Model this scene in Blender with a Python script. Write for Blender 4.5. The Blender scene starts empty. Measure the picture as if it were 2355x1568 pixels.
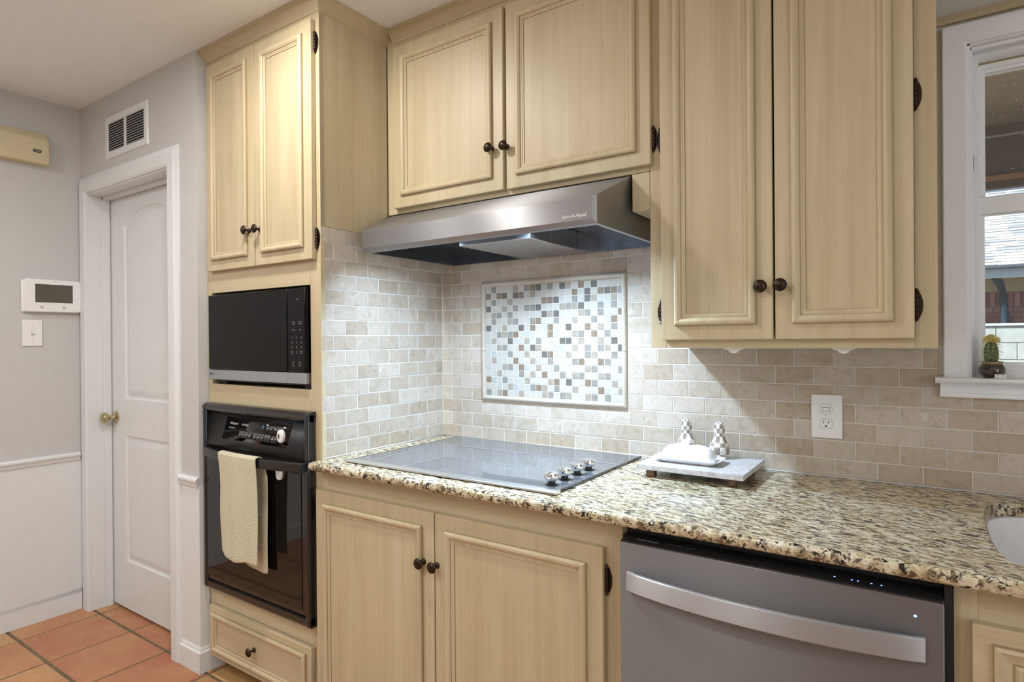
import bpy, bmesh, math, random
from mathutils import Vector, Matrix
random.seed(7)
PI = math.pi
SC = bpy.context.scene
COL = SC.collection

# ------------------------------------------------------------------ camera
cam = bpy.data.cameras.new('camera'); camo = bpy.data.objects.new('camera', cam); COL.objects.link(camo)
cam.sensor_width = 36.0; cam.lens = 36.0*1394.5/2355.0; cam.clip_start = .05; cam.clip_end = 200
YAW, ROLL, PITCH = .5985, -.0080, -.0025
def _ray(r, up, fw):
    r, up = r*math.cos(ROLL)-up*math.sin(ROLL), r*math.sin(ROLL)+up*math.cos(ROLL)
    fw, up = fw*math.cos(PITCH)-up*math.sin(PITCH), fw*math.sin(PITCH)+up*math.cos(PITCH)
    c, s = math.cos(YAW), math.sin(YAW)
    return Vector((r*c-fw*s, r*s+fw*c, up))
R_, U_, F_ = _ray(1, 0, 0), _ray(0, 1, 0), _ray(0, 0, 1)
camo.matrix_world = Matrix(((R_.x, U_.x, -F_.x, 1.6836), (R_.y, U_.y, -F_.y, -1.9475), (R_.z, U_.z, -F_.z, 1.3148), (0, 0, 0, 1)))
SC.camera = camo

# ------------------------------------------------------------------ world, sun, lights, exposure
world = bpy.data.worlds.new('world'); SC.world = world; world.use_nodes = True
wn = world.node_tree.nodes; wl = world.node_tree.links
bg = wn['Background']; sky = wn.new('ShaderNodeTexSky'); sky.sky_type = 'HOSEK_WILKIE'
sky.sun_direction = Vector((-.5, -.45, .74)).normalized(); sky.turbidity = 4
wl.new(sky.outputs[0], bg.inputs[0]); bg.inputs[1].default_value = 3.2
def light(name, kind, loc, power, color, size=.1, rot=(0, 0, 0), size_y=None, spread=None):
    l = bpy.data.lights.new(name, kind); l.energy = power; l.color = color
    if kind == 'AREA':
        l.shape = 'RECTANGLE' if size_y else 'DISK'; l.size = size
        if size_y: l.size_y = size_y
        if spread: l.spread = spread
    if kind == 'SUN': l.angle = .01
    o = bpy.data.objects.new(name, l); COL.objects.link(o); o.location = loc; o.rotation_euler = rot
    return o
sun = light('sun', 'SUN', (0, 0, 20), 9.0, (1, .96, .9))
sun.rotation_euler = Vector((-.5, -.45, .74)).to_track_quat('Z', 'Y').to_euler()
WARM = (1.0, .98, .95); NEUT = (.97, .985, 1.0); COOL = (.53, .74, 1.0)
CEIL = 2.475; XR_ = 3.7
light('can_or_fill_light', 'AREA', (.06, -1.08, CEIL-.012), 15, WARM, .13)
light('can_or_fill_light', 'AREA', (.74, -2.3, CEIL-.012), 7, WARM, .13)
light('can_or_fill_light', 'AREA', (2.7, -2.3, CEIL-.012), 3, WARM, .13)  # added fill lamp for the window side, no known fixture
light('can_or_fill_light', 'AREA', (-.95, -2.0, CEIL-.012), 12, NEUT, .13)  # added fill lamp for the left of the room, no known fixture
light('ceiling_fill_light', 'AREA', (0, -3.0, CEIL-.03), 26, NEUT, 2.4, size_y=1.3)  # large unseen fill lamp added behind the camera to lift the room
light('right_fill_light', 'AREA', (XR_-.05, -2.5, 1.35), 26, (.90, .95, 1.0), 1.7, (0, PI/2, 0), size_y=2.2)  # added fill lamp from the right, brightens window casing and left walls
light('hood_lamp', 'AREA', (.70, -.41, 1.682), 14.5, COOL, .06, spread=2.5)
light('hood_lamp', 'AREA', (.27, -.41, 1.682), 3.4, COOL, .06, spread=2.5)
SC.view_settings.view_transform = 'Standard'; SC.view_settings.look = 'None'
SC.view_settings.exposure = 0.0; SC.view_settings.gamma = 1.0; SC.view_settings.use_curve_mapping = False

# ------------------------------------------------------------------ materials
def srgb(r, g, b):
    f = lambda c: (c/255/12.92) if c/255 <= .04045 else ((c/255+.055)/1.055)**2.4
    return (f(r), f(g), f(b), 1)
MATS = {}
def base_mat(name, rough=.5, metal=0.0):
    m = bpy.data.materials.new(name); m.use_nodes = True; MATS[name] = m
    nt = m.node_tree; p = nt.nodes['Principled BSDF']
    p.inputs['Roughness'].default_value = rough; p.inputs['Metallic'].default_value = metal
    return m, nt, p
def coords(nt, scale=(1, 1, 1), rnd=True, space='Object'):
    tc = nt.nodes.new('ShaderNodeTexCoord'); mp = nt.nodes.new('ShaderNodeMapping')
    nt.links.new(tc.outputs[space], mp.inputs[0]); mp.inputs['Scale'].default_value = scale
    if rnd:
        oi = nt.nodes.new('ShaderNodeObjectInfo'); mu = nt.nodes.new('ShaderNodeVectorMath'); mu.operation = 'SCALE'
        mu.inputs[0].default_value = (37, 53, 71)
        nt.links.new(oi.outputs['Random'], mu.inputs['Scale']); nt.links.new(mu.outputs[0], mp.inputs['Location'])
    return mp.outputs[0]
def noise(nt, vec, scale, detail=4, rough=.55, dist=0):
    n = nt.nodes.new('ShaderNodeTexNoise'); n.inputs['Scale'].default_value = scale
    n.inputs['Detail'].default_value = detail; n.inputs['Roughness'].default_value = rough; n.inputs['Distortion'].default_value = dist
    nt.links.new(vec, n.inputs['Vector']); return n.outputs['Fac']
def ramp(nt, fac, stops, interp='LINEAR'):
    r = nt.nodes.new('ShaderNodeValToRGB'); r.color_ramp.interpolation = interp
    el = r.color_ramp.elements
    el[0].position, el[0].color = stops[0]; el[1].position, el[1].color = stops[-1]
    for p, c in stops[1:-1]:
        e = el.new(p); e.color = c
    nt.links.new(fac, r.inputs[0]); return r.outputs[0]
def mix(nt, fac, a, b, mode='MIX'):
    m = nt.nodes.new('ShaderNodeMix'); m.data_type = 'RGBA'; m.blend_type = mode
    for i, v in ((0, fac), (6, a), (7, b)):
        if hasattr(v, 'links'): nt.links.new(v, m.inputs[i])
        else: m.inputs[i].default_value = v
    return m.outputs[2]
def bump(nt, p, h, strength, dist=.001):
    b = nt.nodes.new('ShaderNodeBump'); b.inputs['Strength'].default_value = strength; b.inputs['Distance'].default_value = dist
    nt.links.new(h, b.inputs['Height']); nt.links.new(b.outputs[0], p.inputs['Normal'])
def simple(name, c, rough=.5, metal=0.0, var=.06, scale=12, bs=0, bscale=200, bd=.001, coat=0):
    m, nt, p = base_mat(name, rough, metal)
    v = coords(nt); n = noise(nt, v, scale, 3)
    lo = tuple(x*(1-var) for x in c[:3])+(1,); hi = tuple(min(1, x*(1+var)) for x in c[:3])+(1,)
    nt.links.new(ramp(nt, n, [(.35, lo), (.65, hi)]), p.inputs['Base Color'])
    if bs: bump(nt, p, noise(nt, v, bscale, 3), bs, bd)
    if coat: p.inputs['Coat Weight'].default_value = coat; p.inputs['Coat Roughness'].default_value = .05
    return m
def wood(name, sc, sc2, light_=1.0):
    m, nt, p = base_mat(name, .44)
    v = coords(nt, sc); v2 = coords(nt, sc2)
    k = lambda r, g, b: tuple(x*light_ for x in srgb(r, g, b)[:3])+(1,)
    c1 = ramp(nt, noise(nt, v, 1.0, 5, .6), [(.3, k(188, 172, 139)), (.5, k(198, 183, 150)), (.72, k(206, 193, 162))])
    c2 = ramp(nt, noise(nt, v2, 1.0, 3, .7), [(.35, (.86, .82, .76, 1)), (.55, (1, 1, 1, 1))])
    big = ramp(nt, noise(nt, coords(nt, (1, 1, 1)), 5, 3), [(.35, (.95, .955, .93, 1)), (.65, (1.0, .985, .975, 1))])
    nt.links.new(mix(nt, 1.0, mix(nt, .42, c1, c2, 'MULTIPLY'), big, 'MULTIPLY'), p.inputs['Base Color'])
    bump(nt, p, noise(nt, v2, 1.0, 3), .12, .0006)
    return m
wood('wood', (15, 15, .8), (90, 90, 2))
wood('wood_rail', (.8, 15, 15), (2, 90, 90))
simple('glaze', srgb(158, 138, 100), .5)
simple('wood_edge', srgb(158, 130, 88), .5)
# painted surfaces
simple('wall_paint', srgb(200, 199, 196), .65, bs=.45, bscale=70, bd=.003, var=.01)
simple('ceiling_paint', srgb(240, 243, 243), .8, bs=.25, bscale=90, bd=.003, var=.01)
simple('white_paint', srgb(224, 226, 225), .38, var=.012, bs=.05, bscale=60)
simple('white_vinyl', srgb(243, 245, 246), .3, var=.008)
simple('white_plastic', srgb(238, 238, 236), .3, var=.01)
simple('white_ceramic', srgb(238, 238, 239), .12, var=.008, coat=.5)
simple('cream_plastic', srgb(212, 198, 160), .5, var=.02)
simple('dark_slot', (.012, .011, .01, 1), .7)
simple('bronze', srgb(58, 44, 36), .33, .75, var=.25, scale=60)
simple('brass', srgb(198, 186, 150), .22, 1.0)
simple('black_enamel', (.010, .0095, .009, 1), .16, coat=.3)
simple('black_matte', (.014, .0135, .013, 1), .36)
simple('black_plastic', (.02, .02, .021, 1), .3)
simple('oven_glass', (.006, .005, .0045, 1), .04)
simple('micro_glass', (.002, .002, .002, 1), .10)
MATS['micro_glass'].node_tree.nodes['Principled BSDF'].inputs['Specular IOR Level'].default_value = .22
simple('button_grey', srgb(70, 70, 72), .5)
simple('print_white', srgb(215, 215, 215), .6, var=.01)
simple('print_soft', srgb(196, 196, 194), .5, var=.01)
simple('print_grey', srgb(140, 140, 138), .6, var=.01)
simple('print_faint', srgb(80, 80, 82), .6, var=.01)
simple('lcd', srgb(88, 84, 74), .25, var=.03)
simple('soil', srgb(110, 80, 55), .9, var=.4, scale=300)
simple('pot_glaze', srgb(62, 54, 44), .12, var=.5, scale=40, coat=.8)
simple('pot_rim', srgb(165, 148, 105), .3, var=.2, scale=90)
simple('cactus', srgb(92, 112, 66), .55, var=.2, scale=120)
simple('spine', srgb(222, 210, 170), .6)
simple('flower', srgb(252, 240, 170), .7, var=.06, scale=300)
simple('grout', srgb(214, 209, 200), .9, var=.02)
simple('grout_floor', srgb(112, 98, 74), .9, var=.2, scale=40, bs=.5, bscale=200)
simple('trim_stone', srgb(192, 180, 162), .4, var=.06, scale=60)
simple('patio_board', srgb(196, 176, 142), .7, var=.05)
simple('beam_paint', srgb(120, 106, 90), .8, var=.1)
simple('cedar', srgb(196, 148, 108), .7, var=.1)
simple('conduit', srgb(200, 195, 180), .5)
simple('fascia', srgb(205, 220, 226), .6)
simple('siding', srgb(186, 174, 145), .8, var=.06)
simple('gutter_dark', srgb(82, 92, 102), .6)
simple('mortar', srgb(200, 190, 184), .9)
simple('ground', srgb(150, 145, 132), .95, var=.2)
simple('iron_dark', srgb(44, 66, 82), .5)
simple('block', srgb(178, 190, 190), .9, var=.08, scale=8)
def var_mat(name, stops, rough, bs=.2):
    m, nt, p = base_mat(name, rough)
    oi = nt.nodes.new('ShaderNodeNewGeometry'); 
    c = ramp(nt, oi.outputs['Random Per Island'], stops)
    n = ramp(nt, noise(nt, coords(nt), 30, 3), [(.3, (.82, .82, .82, 1)), (.7, (1, 1, 1, 1))])
    nt.links.new(mix(nt, 1, c, n, 'MULTIPLY'), p.inputs['Base Color']); bump(nt, p, noise(nt, coords(nt), 90, 3), bs, .003)
var_mat('brick', [(0, srgb(150, 96, 84)), (.5, srgb(176, 124, 110)), (1, srgb(196, 160, 148))], .9)
var_mat('shingle', [(0, srgb(150, 160, 168)), (.5, srgb(190, 196, 196)), (1, srgb(214, 216, 210))], .9)
# travertine wall tile
def stone(name, stops, blotch, rough=.3):
    m, nt, p = base_mat(name, rough)
    v = coords(nt)
    oi = nt.nodes.new('ShaderNodeObjectInfo')
    c = ramp(nt, oi.outputs['Random'], stops)
    b = ramp(nt, noise(nt, v, 26, 6, .6, 1.2), [(.36, blotch), (.52, (1, 1, 1, 1)), (.7, (1.0, 1.0, 1.0, 1))])
    c = mix(nt, .85, c, b, 'MULTIPLY')
    vein = ramp(nt, noise(nt, v, 34, 6, .6, 2.5), [(.475, (1, 1, 1, 1)), (.497, (.72, .66, .58, 1)), (.515, (1, 1, 1, 1))])
    c = mix(nt, .45, c, vein, 'MULTIPLY')
    pit = ramp(nt, noise(nt, v, 130, 5, .7, .8), [(.62, (1, 1, 1, 1)), (.70, (.62, .56, .48, 1))])
    c = mix(nt, .6, c, pit, 'MULTIPLY')
    lightv = ramp(nt, noise(nt, v, 20, 5, .6, 2.0), [(.60, (0, 0, 0, 1)), (.72, (1, 1, 1, 1))])
    c = mix(nt, mix(nt, 1, lightv, (.4, .4, .4, 1), 'MULTIPLY'), c, srgb(232, 228, 218))
    nt.links.new(c, p.inputs['Base Color'])
    bump(nt, p, noise(nt, v, 60, 5), .12, .001)
    return m
stone('tile', [(0, srgb(182, 165, 145)), (.3, srgb(192, 177, 158)), (.6, srgb(196, 183, 166)), (.85, srgb(204, 192, 176)), (1, srgb(188, 172, 152))], (.84, .80, .75, 1))
for nm, c, bl in (('W', (186, 180, 169), .95), ('L', (190, 183, 170), .92), ('C', (180, 178, 172), .88), ('T', (164, 152, 136), .74),
                  ('G', (146, 140, 130), .76), ('D', (112, 106, 98), .70), ('B', (142, 122, 102), .66)):
    m, nt, p = base_mat('mosaic_'+nm, .35)
    v = coords(nt)
    b = ramp(nt, noise(nt, v, 110, 5, .65, 1.0), [(.35, (bl, bl*.98, bl*.95, 1)), (.6, (1.05, 1.05, 1.04, 1))])
    nt.links.new(mix(nt, 1, srgb(*c), b, 'MULTIPLY'), p.inputs['Base Color'])
# terracotta
m, nt, p = base_mat('terracotta', .45)
v = coords(nt); oi = nt.nodes.new('ShaderNodeObjectInfo')
c = ramp(nt, oi.outputs['Random'], [(0, srgb(172, 106, 78)), (.4, srgb(186, 126, 90)), (.7, srgb(194, 142, 98)), (1, srgb(198, 160, 106))])
b = ramp(nt, noise(nt, v, 4.5, 4, .6, .8), [(.35, srgb(180, 114, 84)), (.65, srgb(198, 158, 106))])
c = mix(nt, .45, c, b)
s = ramp(nt, noise(nt, v, 60, 5), [(.35, (.9, .88, .86, 1)), (.6, (1, 1, 1, 1))])
nt.links.new(mix(nt, 1, c, s, 'MULTIPLY'), p.inputs['Base Color']); bump(nt, p, noise(nt, v, 9, 4), .25, .004)
# granite
def granite(name, streak, sc):
    m, nt, p = base_mat(name, .16)
    tc = nt.nodes.new('ShaderNodeTexCoord'); r1 = nt.nodes.new('ShaderNodeMapping'); r1.inputs['Rotation'].default_value = (0, 0, .24 if streak < 1 else 0)
    r2 = nt.nodes.new('ShaderNodeMapping'); r2.inputs['Scale'].default_value = (streak, 1, 1)
    nt.links.new(tc.outputs['Object'], r1.inputs[0]); nt.links.new(r1.outputs[0], r2.inputs[0]); v = r2.outputs[0]; v1 = tc.outputs['Object']
    c = ramp(nt, noise(nt, v, 62*sc, 5, .65, .4), [(.32, srgb(124, 106, 80)), (.44, srgb(184, 168, 134)), (.54, srgb(212, 202, 174)), (.72, srgb(232, 228, 212))])
    d = ramp(nt, noise(nt, v, 110*sc, 6, .65, .5), [(.535, (0, 0, 0, 1)), (.575, (1, 1, 1, 1))])
    c = mix(nt, d, c, srgb(98, 80, 64))
    d2 = ramp(nt, noise(nt, v, 72*sc, 6, .68, .7), [(.555, (0, 0, 0, 1)), (.585, (1, 1, 1, 1))])
    c = mix(nt, d2, c, srgb(30, 27, 26))
    g2 = ramp(nt, noise(nt, v1, 16, 3, .5), [(.35, (.90, .87, .80, 1)), (.65, (1, 1, 1, 1))])
    nt.links.new(mix(nt, 1, c, g2, 'MULTIPLY'), p.inputs['Base Color'])
granite('granite', .40, 1.15); granite('granite_edge', 1, .8)
# marble tray
m, nt, p = base_mat('tray_marble', .3)
v = coords(nt, (1, 1, 1))
nt.links.new(ramp(nt, noise(nt, v, 40, 6, .65, 1.5), [(.3, srgb(150, 147, 146)), (.45, srgb(192, 190, 189)), (.65, srgb(212, 210, 209))]), p.inputs['Base Color'])
m, nt, p = base_mat('acacia', .5)
nt.links.new(ramp(nt, noise(nt, coords(nt, (60, 60, 6)), 2, 4), [(.3, srgb(84, 60, 46)), (.7, srgb(132, 100, 78))]), p.inputs['Base Color'])
# brushed steel: streak bump runs along the sheet
def steel(name, c, rough, sc=(3, 3, 900), an=.95, bs=.04):
    m, nt, p = base_mat(name, rough, .80)
    v = coords(nt, sc); n = noise(nt, v, 1.0, 3, .6)
    lo = tuple(x*.985 for x in c[:3])+(1,)
    nt.links.new(ramp(nt, n, [(.3, lo), (.7, c)]), p.inputs['Base Color'])
    r = nt.nodes.new('ShaderNodeMapRange'); nt.links.new(n, r.inputs[0]); r.inputs[3].default_value = rough*.95; r.inputs[4].default_value = rough*1.05
    nt.links.new(r.outputs[0], p.inputs['Roughness'])
    p.inputs['Anisotropic'].default_value = an; p.inputs['Anisotropic Rotation'].default_value = .25
    t = nt.nodes.new('ShaderNodeTangent'); t.direction_type = 'UV_MAP'; t.uv_map = 'UVMap'
    nt.links.new(t.outputs[0], p.inputs['Tangent'])
    if bs: bump(nt, p, n, bs, .0004)
    return m
steel('steel', (.34, .34, .345, 1), .40)
steel('steel_dark', (.26, .265, .275, 1), .46)
steel('steel_bright', (.50, .53, .56, 1), .44)
simple('steel_in', (.36, .37, .39, 1), .22, 1.0, var=.1)
simple('steel_box', (.62, .62, .63, 1), .35, 1.0, var=.03)
simple('steel_trim', (.80, .79, .77, 1), .28, 1.0, var=.02)
simple('chrome', (.85, .85, .86, 1), .10, 1.0, var=.02)
simple('cook_glass', (.14, .14, .143, 1), .02, .2)
MATS['cook_glass'].node_tree.nodes['Principled BSDF'].inputs['IOR'].default_value = 2.1
def emit(name, c, s):
    m, nt, p = base_mat(name)
    p.inputs['Base Color'].default_value = (0, 0, 0, 1)
    p.inputs['Emission Color'].default_value = c; p.inputs['Emission Strength'].default_value = s
emit('led_blue', (.12, .22, 1, 1), 6); emit('clock_blue', (.02, .35, .9, 1), 1.2); emit('led_red', (1, .1, .08, 1), 1.5)
emit('bulb', (.85, .92, 1, 1), 12)
# dusty window glass
m, nt, p = base_mat('window_glass'); nt.nodes.remove(p)
out = nt.nodes['Material Output']; tr = nt.nodes.new('ShaderNodeBsdfTransparent'); gl = nt.nodes.new('ShaderNodeBsdfGlossy'); gl.inputs['Roughness'].default_value = .02
df = nt.nodes.new('ShaderNodeBsdfDiffuse'); df.inputs[0].default_value = (.85, .9, .95, 1)
a = nt.nodes.new('ShaderNodeMixShader'); a.inputs[0].default_value = .02
nt.links.new(tr.outputs[0], a.inputs[1]); nt.links.new(gl.outputs[0], a.inputs[2])
sp = ramp(nt, noise(nt, coords(nt, rnd=False), 170, 2), [(.70, (.03, .03, .03, 1)), (.75, (.6, .6, .6, 1))])
b2 = nt.nodes.new('ShaderNodeMixShader'); nt.links.new(sp, b2.inputs[0]); nt.links.new(a.outputs[0], b2.inputs[1]); nt.links.new(df.outputs[0], b2.inputs[2])
nt.links.new(b2.outputs[0], out.inputs[0])
# towel: waffle knit with scalloped fans
m, nt, p = base_mat('towel', .95)
tc = nt.nodes.new('ShaderNodeTexCoord'); mp = nt.nodes.new('ShaderNodeMapping'); nt.links.new(tc.outputs['UV'], mp.inputs[0])
mp.inputs['Scale'].default_value = (1, 1, 1)
def M(op, a, b=None):
    n = nt.nodes.new('ShaderNodeMath'); n.operation = op
    for k, q in enumerate((a, b)):
        if q is None: continue
        if hasattr(q, 'links'): nt.links.new(q, n.inputs[k])
        else: n.inputs[k].default_value = q
    return n.outputs[0]
sx = nt.nodes.new('ShaderNodeSeparateXYZ'); nt.links.new(mp.outputs[0], sx.inputs[0])
vv = M('MULTIPLY', sx.outputs[1], 30.0); row = M('FLOOR', vv); fv = M('FRACT', vv)
uu = M('SUBTRACT', M('FRACT', M('ADD', M('MULTIPLY', sx.outputs[0], 22.0), M('MULTIPLY', row, .5))), .5)
dd = M('SQRT', M('ADD', M('POWER', M('ABSOLUTE', uu), 2.0), M('POWER', M('MULTIPLY', fv, .55), 2.0)))
ring1 = M('PINGPONG', M('MULTIPLY', dd, 5.5), .5)
c = ramp(nt, ring1, [(.05, srgb(196, 189, 158)), (.28, srgb(212, 206, 180)), (.5, srgb(216, 210, 186))])
nt.links.new(c, p.inputs['Base Color'])
ch = nt.nodes.new('ShaderNodeTexVoronoi'); ch.inputs['Scale'].default_value = 260; ch.inputs['Randomness'].default_value = .0
nt.links.new(mp.outputs[0], ch.inputs['Vector']); bump(nt, p, ch.outputs['Distance'], .7, .002)
# checkered ceramic of the shakers
m, nt, p = base_mat('checker', .15)
tc = nt.nodes.new('ShaderNodeTexCoord'); mp = nt.nodes.new('ShaderNodeMapping'); nt.links.new(tc.outputs['UV'], mp.inputs[0])
ck = nt.nodes.new('ShaderNodeTexChecker'); ck.inputs['Scale'].default_value = 1; nt.links.new(mp.outputs[0], ck.inputs[0])
ck.inputs[1].default_value = srgb(238, 234, 226)
gg = ramp(nt, noise(nt, coords(nt), 60, 3), [(.35, srgb(122, 110, 96)), (.65, srgb(170, 160, 146))])
nt.links.new(gg, ck.inputs[2]); nt.links.new(ck.outputs[0], p.inputs['Base Color'])

# ------------------------------------------------------------------ geometry helpers
W = {}
def uvw(me, off):
    uv = me.uv_layers.new(name='UVMap')
    for poly in me.polygons:
        n = poly.normal
        for li in poly.loop_indices:
            q = me.vertices[me.loops[li].vertex_index].co
            if abs(n.x) > .7: u, v = q.y, q.z
            elif abs(n.z) > .7: u, v = q.x, q.y
            else: u, v = q.x, q.z
            uv.data[li].uv = (u+off[0], v+off[2])
def mesh_from(name, bm, mats, smooth=30, center=True, uv=False, recalc=True):
    if recalc: bmesh.ops.recalc_face_normals(bm, faces=bm.faces[:])
    c = Vector((0, 0, 0))
    if center and bm.verts:
        xs = [v.co for v in bm.verts]
        lo = Vector([min(q[i] for q in xs) for i in range(3)]); hi = Vector([max(q[i] for q in xs) for i in range(3)])
        c = (lo+hi)/2
        for v in bm.verts: v.co -= c
    me = bpy.data.meshes.new(name); bm.to_mesh(me); bm.free()
    for k in (mats if isinstance(mats, (list, tuple)) else [mats]): me.materials.append(MATS[k])
    if smooth:
        me.polygons.foreach_set('use_smooth', [True]*len(me.polygons)); me.set_sharp_from_angle(angle=math.radians(smooth))
        for pl in me.polygons:                      # axis-aligned flats stay flat so bevels do not pillow them
            if max(abs(pl.normal.x), abs(pl.normal.y), abs(pl.normal.z)) > .99995: pl.use_smooth = False
    if uv and not me.uv_layers: uvw(me, c)
    return me, c
def tag(o, label, cat=None, group=None, kind=None):
    if label: o['label'] = label
    if cat: o['category'] = cat
    if group: o['group'] = group
    if kind: o['kind'] = kind
    return o
def put(name, me, c, parent=None):
    o = bpy.data.objects.new(name, me); COL.objects.link(o)
    if parent is not None:
        o.parent = parent; o.location = Vector(c)-W[parent.name]
    else: o.location = c
    W[o.name] = Vector(c); return o
def obj(name, bm, mats, parent=None, smooth=30, uv=False, label=None, recalc=True):
    me, c = mesh_from(name, bm, mats, smooth, uv=uv, recalc=recalc)
    o = put(name, me, c, parent)
    if label: o['label'] = label
    return o
def thing(name, label, cat, loc, group=None, kind=None):
    o = bpy.data.objects.new(name, None); COL.objects.link(o); o.location = loc; o.empty_display_size = .05
    W[o.name] = Vector(loc); return tag(o, label, cat, group, kind)
def struct(name, bm, mats, smooth=30):
    o = obj(name, bm, mats, None, smooth); o['kind'] = 'structure'; return o
def N(): return bmesh.new()
def box(bm, x0, x1, y0, y1, z0, z1, bev=0, seg=2, mi=0):
    r = bmesh.ops.create_cube(bm, size=1)
    for v in r['verts']:
        v.co = Vector(((x0+x1)/2+v.co.x*(x1-x0), (y0+y1)/2+v.co.y*(y1-y0), (z0+z1)/2+v.co.z*(z1-z0)))
    fs = {f for v in r['verts'] for f in v.link_faces}
    for f in fs: f.material_index = mi
    if bev:
        es = {e for f in fs for e in f.edges}
        bmesh.ops.bevel(bm, geom=list(es), offset=bev, segments=seg, affect='EDGES', profile=.5, material=mi)
    return bm
def bx(*a, **k): return box(N(), *a, **k)
def lathe(bm, prof, c, axis='Z', n=20, mi=0, uvc=None):
    c = Vector(c); rings = []
    for r, h in prof:
        ring = []
        for i in range(n):
            a = 2*PI*i/n; p = (r*math.cos(a), r*math.sin(a), h)
            if axis == 'Z': q = Vector(p)
            elif axis == '-Y': q = Vector((p[0], -p[2], p[1]))
            elif axis == 'X': q = Vector((p[2], p[0], p[1]))
            ring.append(bm.verts.new(c+q))
        rings.append(ring)
    uvl = bm.loops.layers.uv.new('UVMap') if uvc else None
    for j in range(len(rings)-1):
        for i in range(n):
            i2 = (i+1) % n
            f = bm.faces.new((rings[j][i], rings[j][i2], rings[j+1][i2], rings[j+1][i])); f.material_index = mi
            if uvc:
                us = (i, i+1, i+1, i); vs = (j, j, j+1, j+1)
                for lp, u, v in zip(f.loops, us, vs): lp[uvl].uv = (u*uvc[0]/n+.001, uvc[1][v])
    for ring in (rings[0], rings[-1]):
        if (ring[0].co-ring[n//2].co).length > 1e-5:
            f = bm.faces.new(ring); f.material_index = mi
    return bm
def loft(bm, rings, cap0=True, cap1=True, mi=0, closed=True):
    vr = [[bm.verts.new(p) for p in r] for r in rings]; n = len(vr[0])
    for a, b in zip(vr, vr[1:]):
        for i in range(n if closed else n-1):
            f = bm.faces.new((a[i], a[(i+1) % n], b[(i+1) % n], b[i])); f.material_index = mi
    if cap0: bm.faces.new(vr[0]).material_index = mi
    if cap1: bm.faces.new(vr[-1]).material_index = mi
    return bm
def rrect(cx, cy, hx, hy, r, z, n=5):
    pts = []
    for sx, sy, a0 in ((1, 1, 0), (-1, 1, 90), (-1, -1, 180), (1, -1, 270)):
        for i in range(n+1):
            a = math.radians(a0+90*i/n); pts.append((cx+sx*(hx-r)+r*math.cos(a), cy+sy*(hy-r)+r*math.sin(a), z))
    return pts
def tube(bm, pts, r, n=8, mi=0):
    pts = [Vector(p) for p in pts]; rings = []
    for i, p in enumerate(pts):
        d = (pts[min(i+1, len(pts)-1)]-pts[max(i-1, 0)]).normalized()
        a = d.orthogonal().normalized() if abs(d.z) > .9 else d.cross(Vector((0, 0, 1))).normalized(); b = d.cross(a)
        rr = r[i] if isinstance(r, (list, tuple)) else r
        rings.append([p+rr*(math.cos(2*PI*k/n)*a+math.sin(2*PI*k/n)*b) for k in range(n)])
    return loft(bm, rings, mi=mi)
def frame_sweep(bm, x0, x1, z0, z1, yf, prof, mis=None):
    """mitred moulding: prof is a list of (inset, height above yf towards -Y)"""
    loops = [[(x0+d, yf-h, z0+d), (x1-d, yf-h, z0+d), (x1-d, yf-h, z1-d), (x0+d, yf-h, z1-d)] for d, h in prof]
    vr = [[bm.verts.new(p) for p in l] for l in loops]
    for k, (a, b) in enumerate(zip(vr, vr[1:])):
        for i in range(4):
            f = bm.faces.new((a[i], a[(i+1) % 4], b[(i+1) % 4], b[i])); f.material_index = mis[k] if mis else 0
    return bm
def prism(bm, poly, x0, x1, mi=0):
    """poly of (y,z) extruded along x"""
    return loft(bm, [[(x0, y, z) for y, z in poly], [(x1, y, z) for y, z in poly]], mi=mi)
def text(body, size, loc, mat, parent, rot=(PI/2, 0, 0), shear=0, name='lettering', align='CENTER', xs=1.0):
    cu = bpy.data.curves.new('t', 'FONT'); cu.body = body; cu.size = size; cu.align_x = align; cu.align_y = 'CENTER'; cu.shear = shear; cu.extrude = .00015
    cu.resolution_u = 3
    to = bpy.data.objects.new('t', cu); COL.objects.link(to)
    dg = bpy.context.evaluated_depsgraph_get(); me = bpy.data.meshes.new_from_object(to.evaluated_get(dg))
    bpy.data.objects.remove(to); bpy.data.curves.remove(cu)
    me.name = name; me.materials.clear(); me.materials.append(MATS[mat])
    me.transform(Matrix.Diagonal((xs, 1, 1, 1)))
    o = bpy.data.objects.new(name, me); COL.objects.link(o); o.parent = parent; o.location = Vector(loc)-W[parent.name]; o.rotation_euler = rot
    W[o.name] = Vector(loc); return o

# ------------------------------------------------------------------ setting
XL, XR, YB = -1.79, 3.7, -4.4
DW_Y = -.66                                   # face of the door wall
U = .0525
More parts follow.
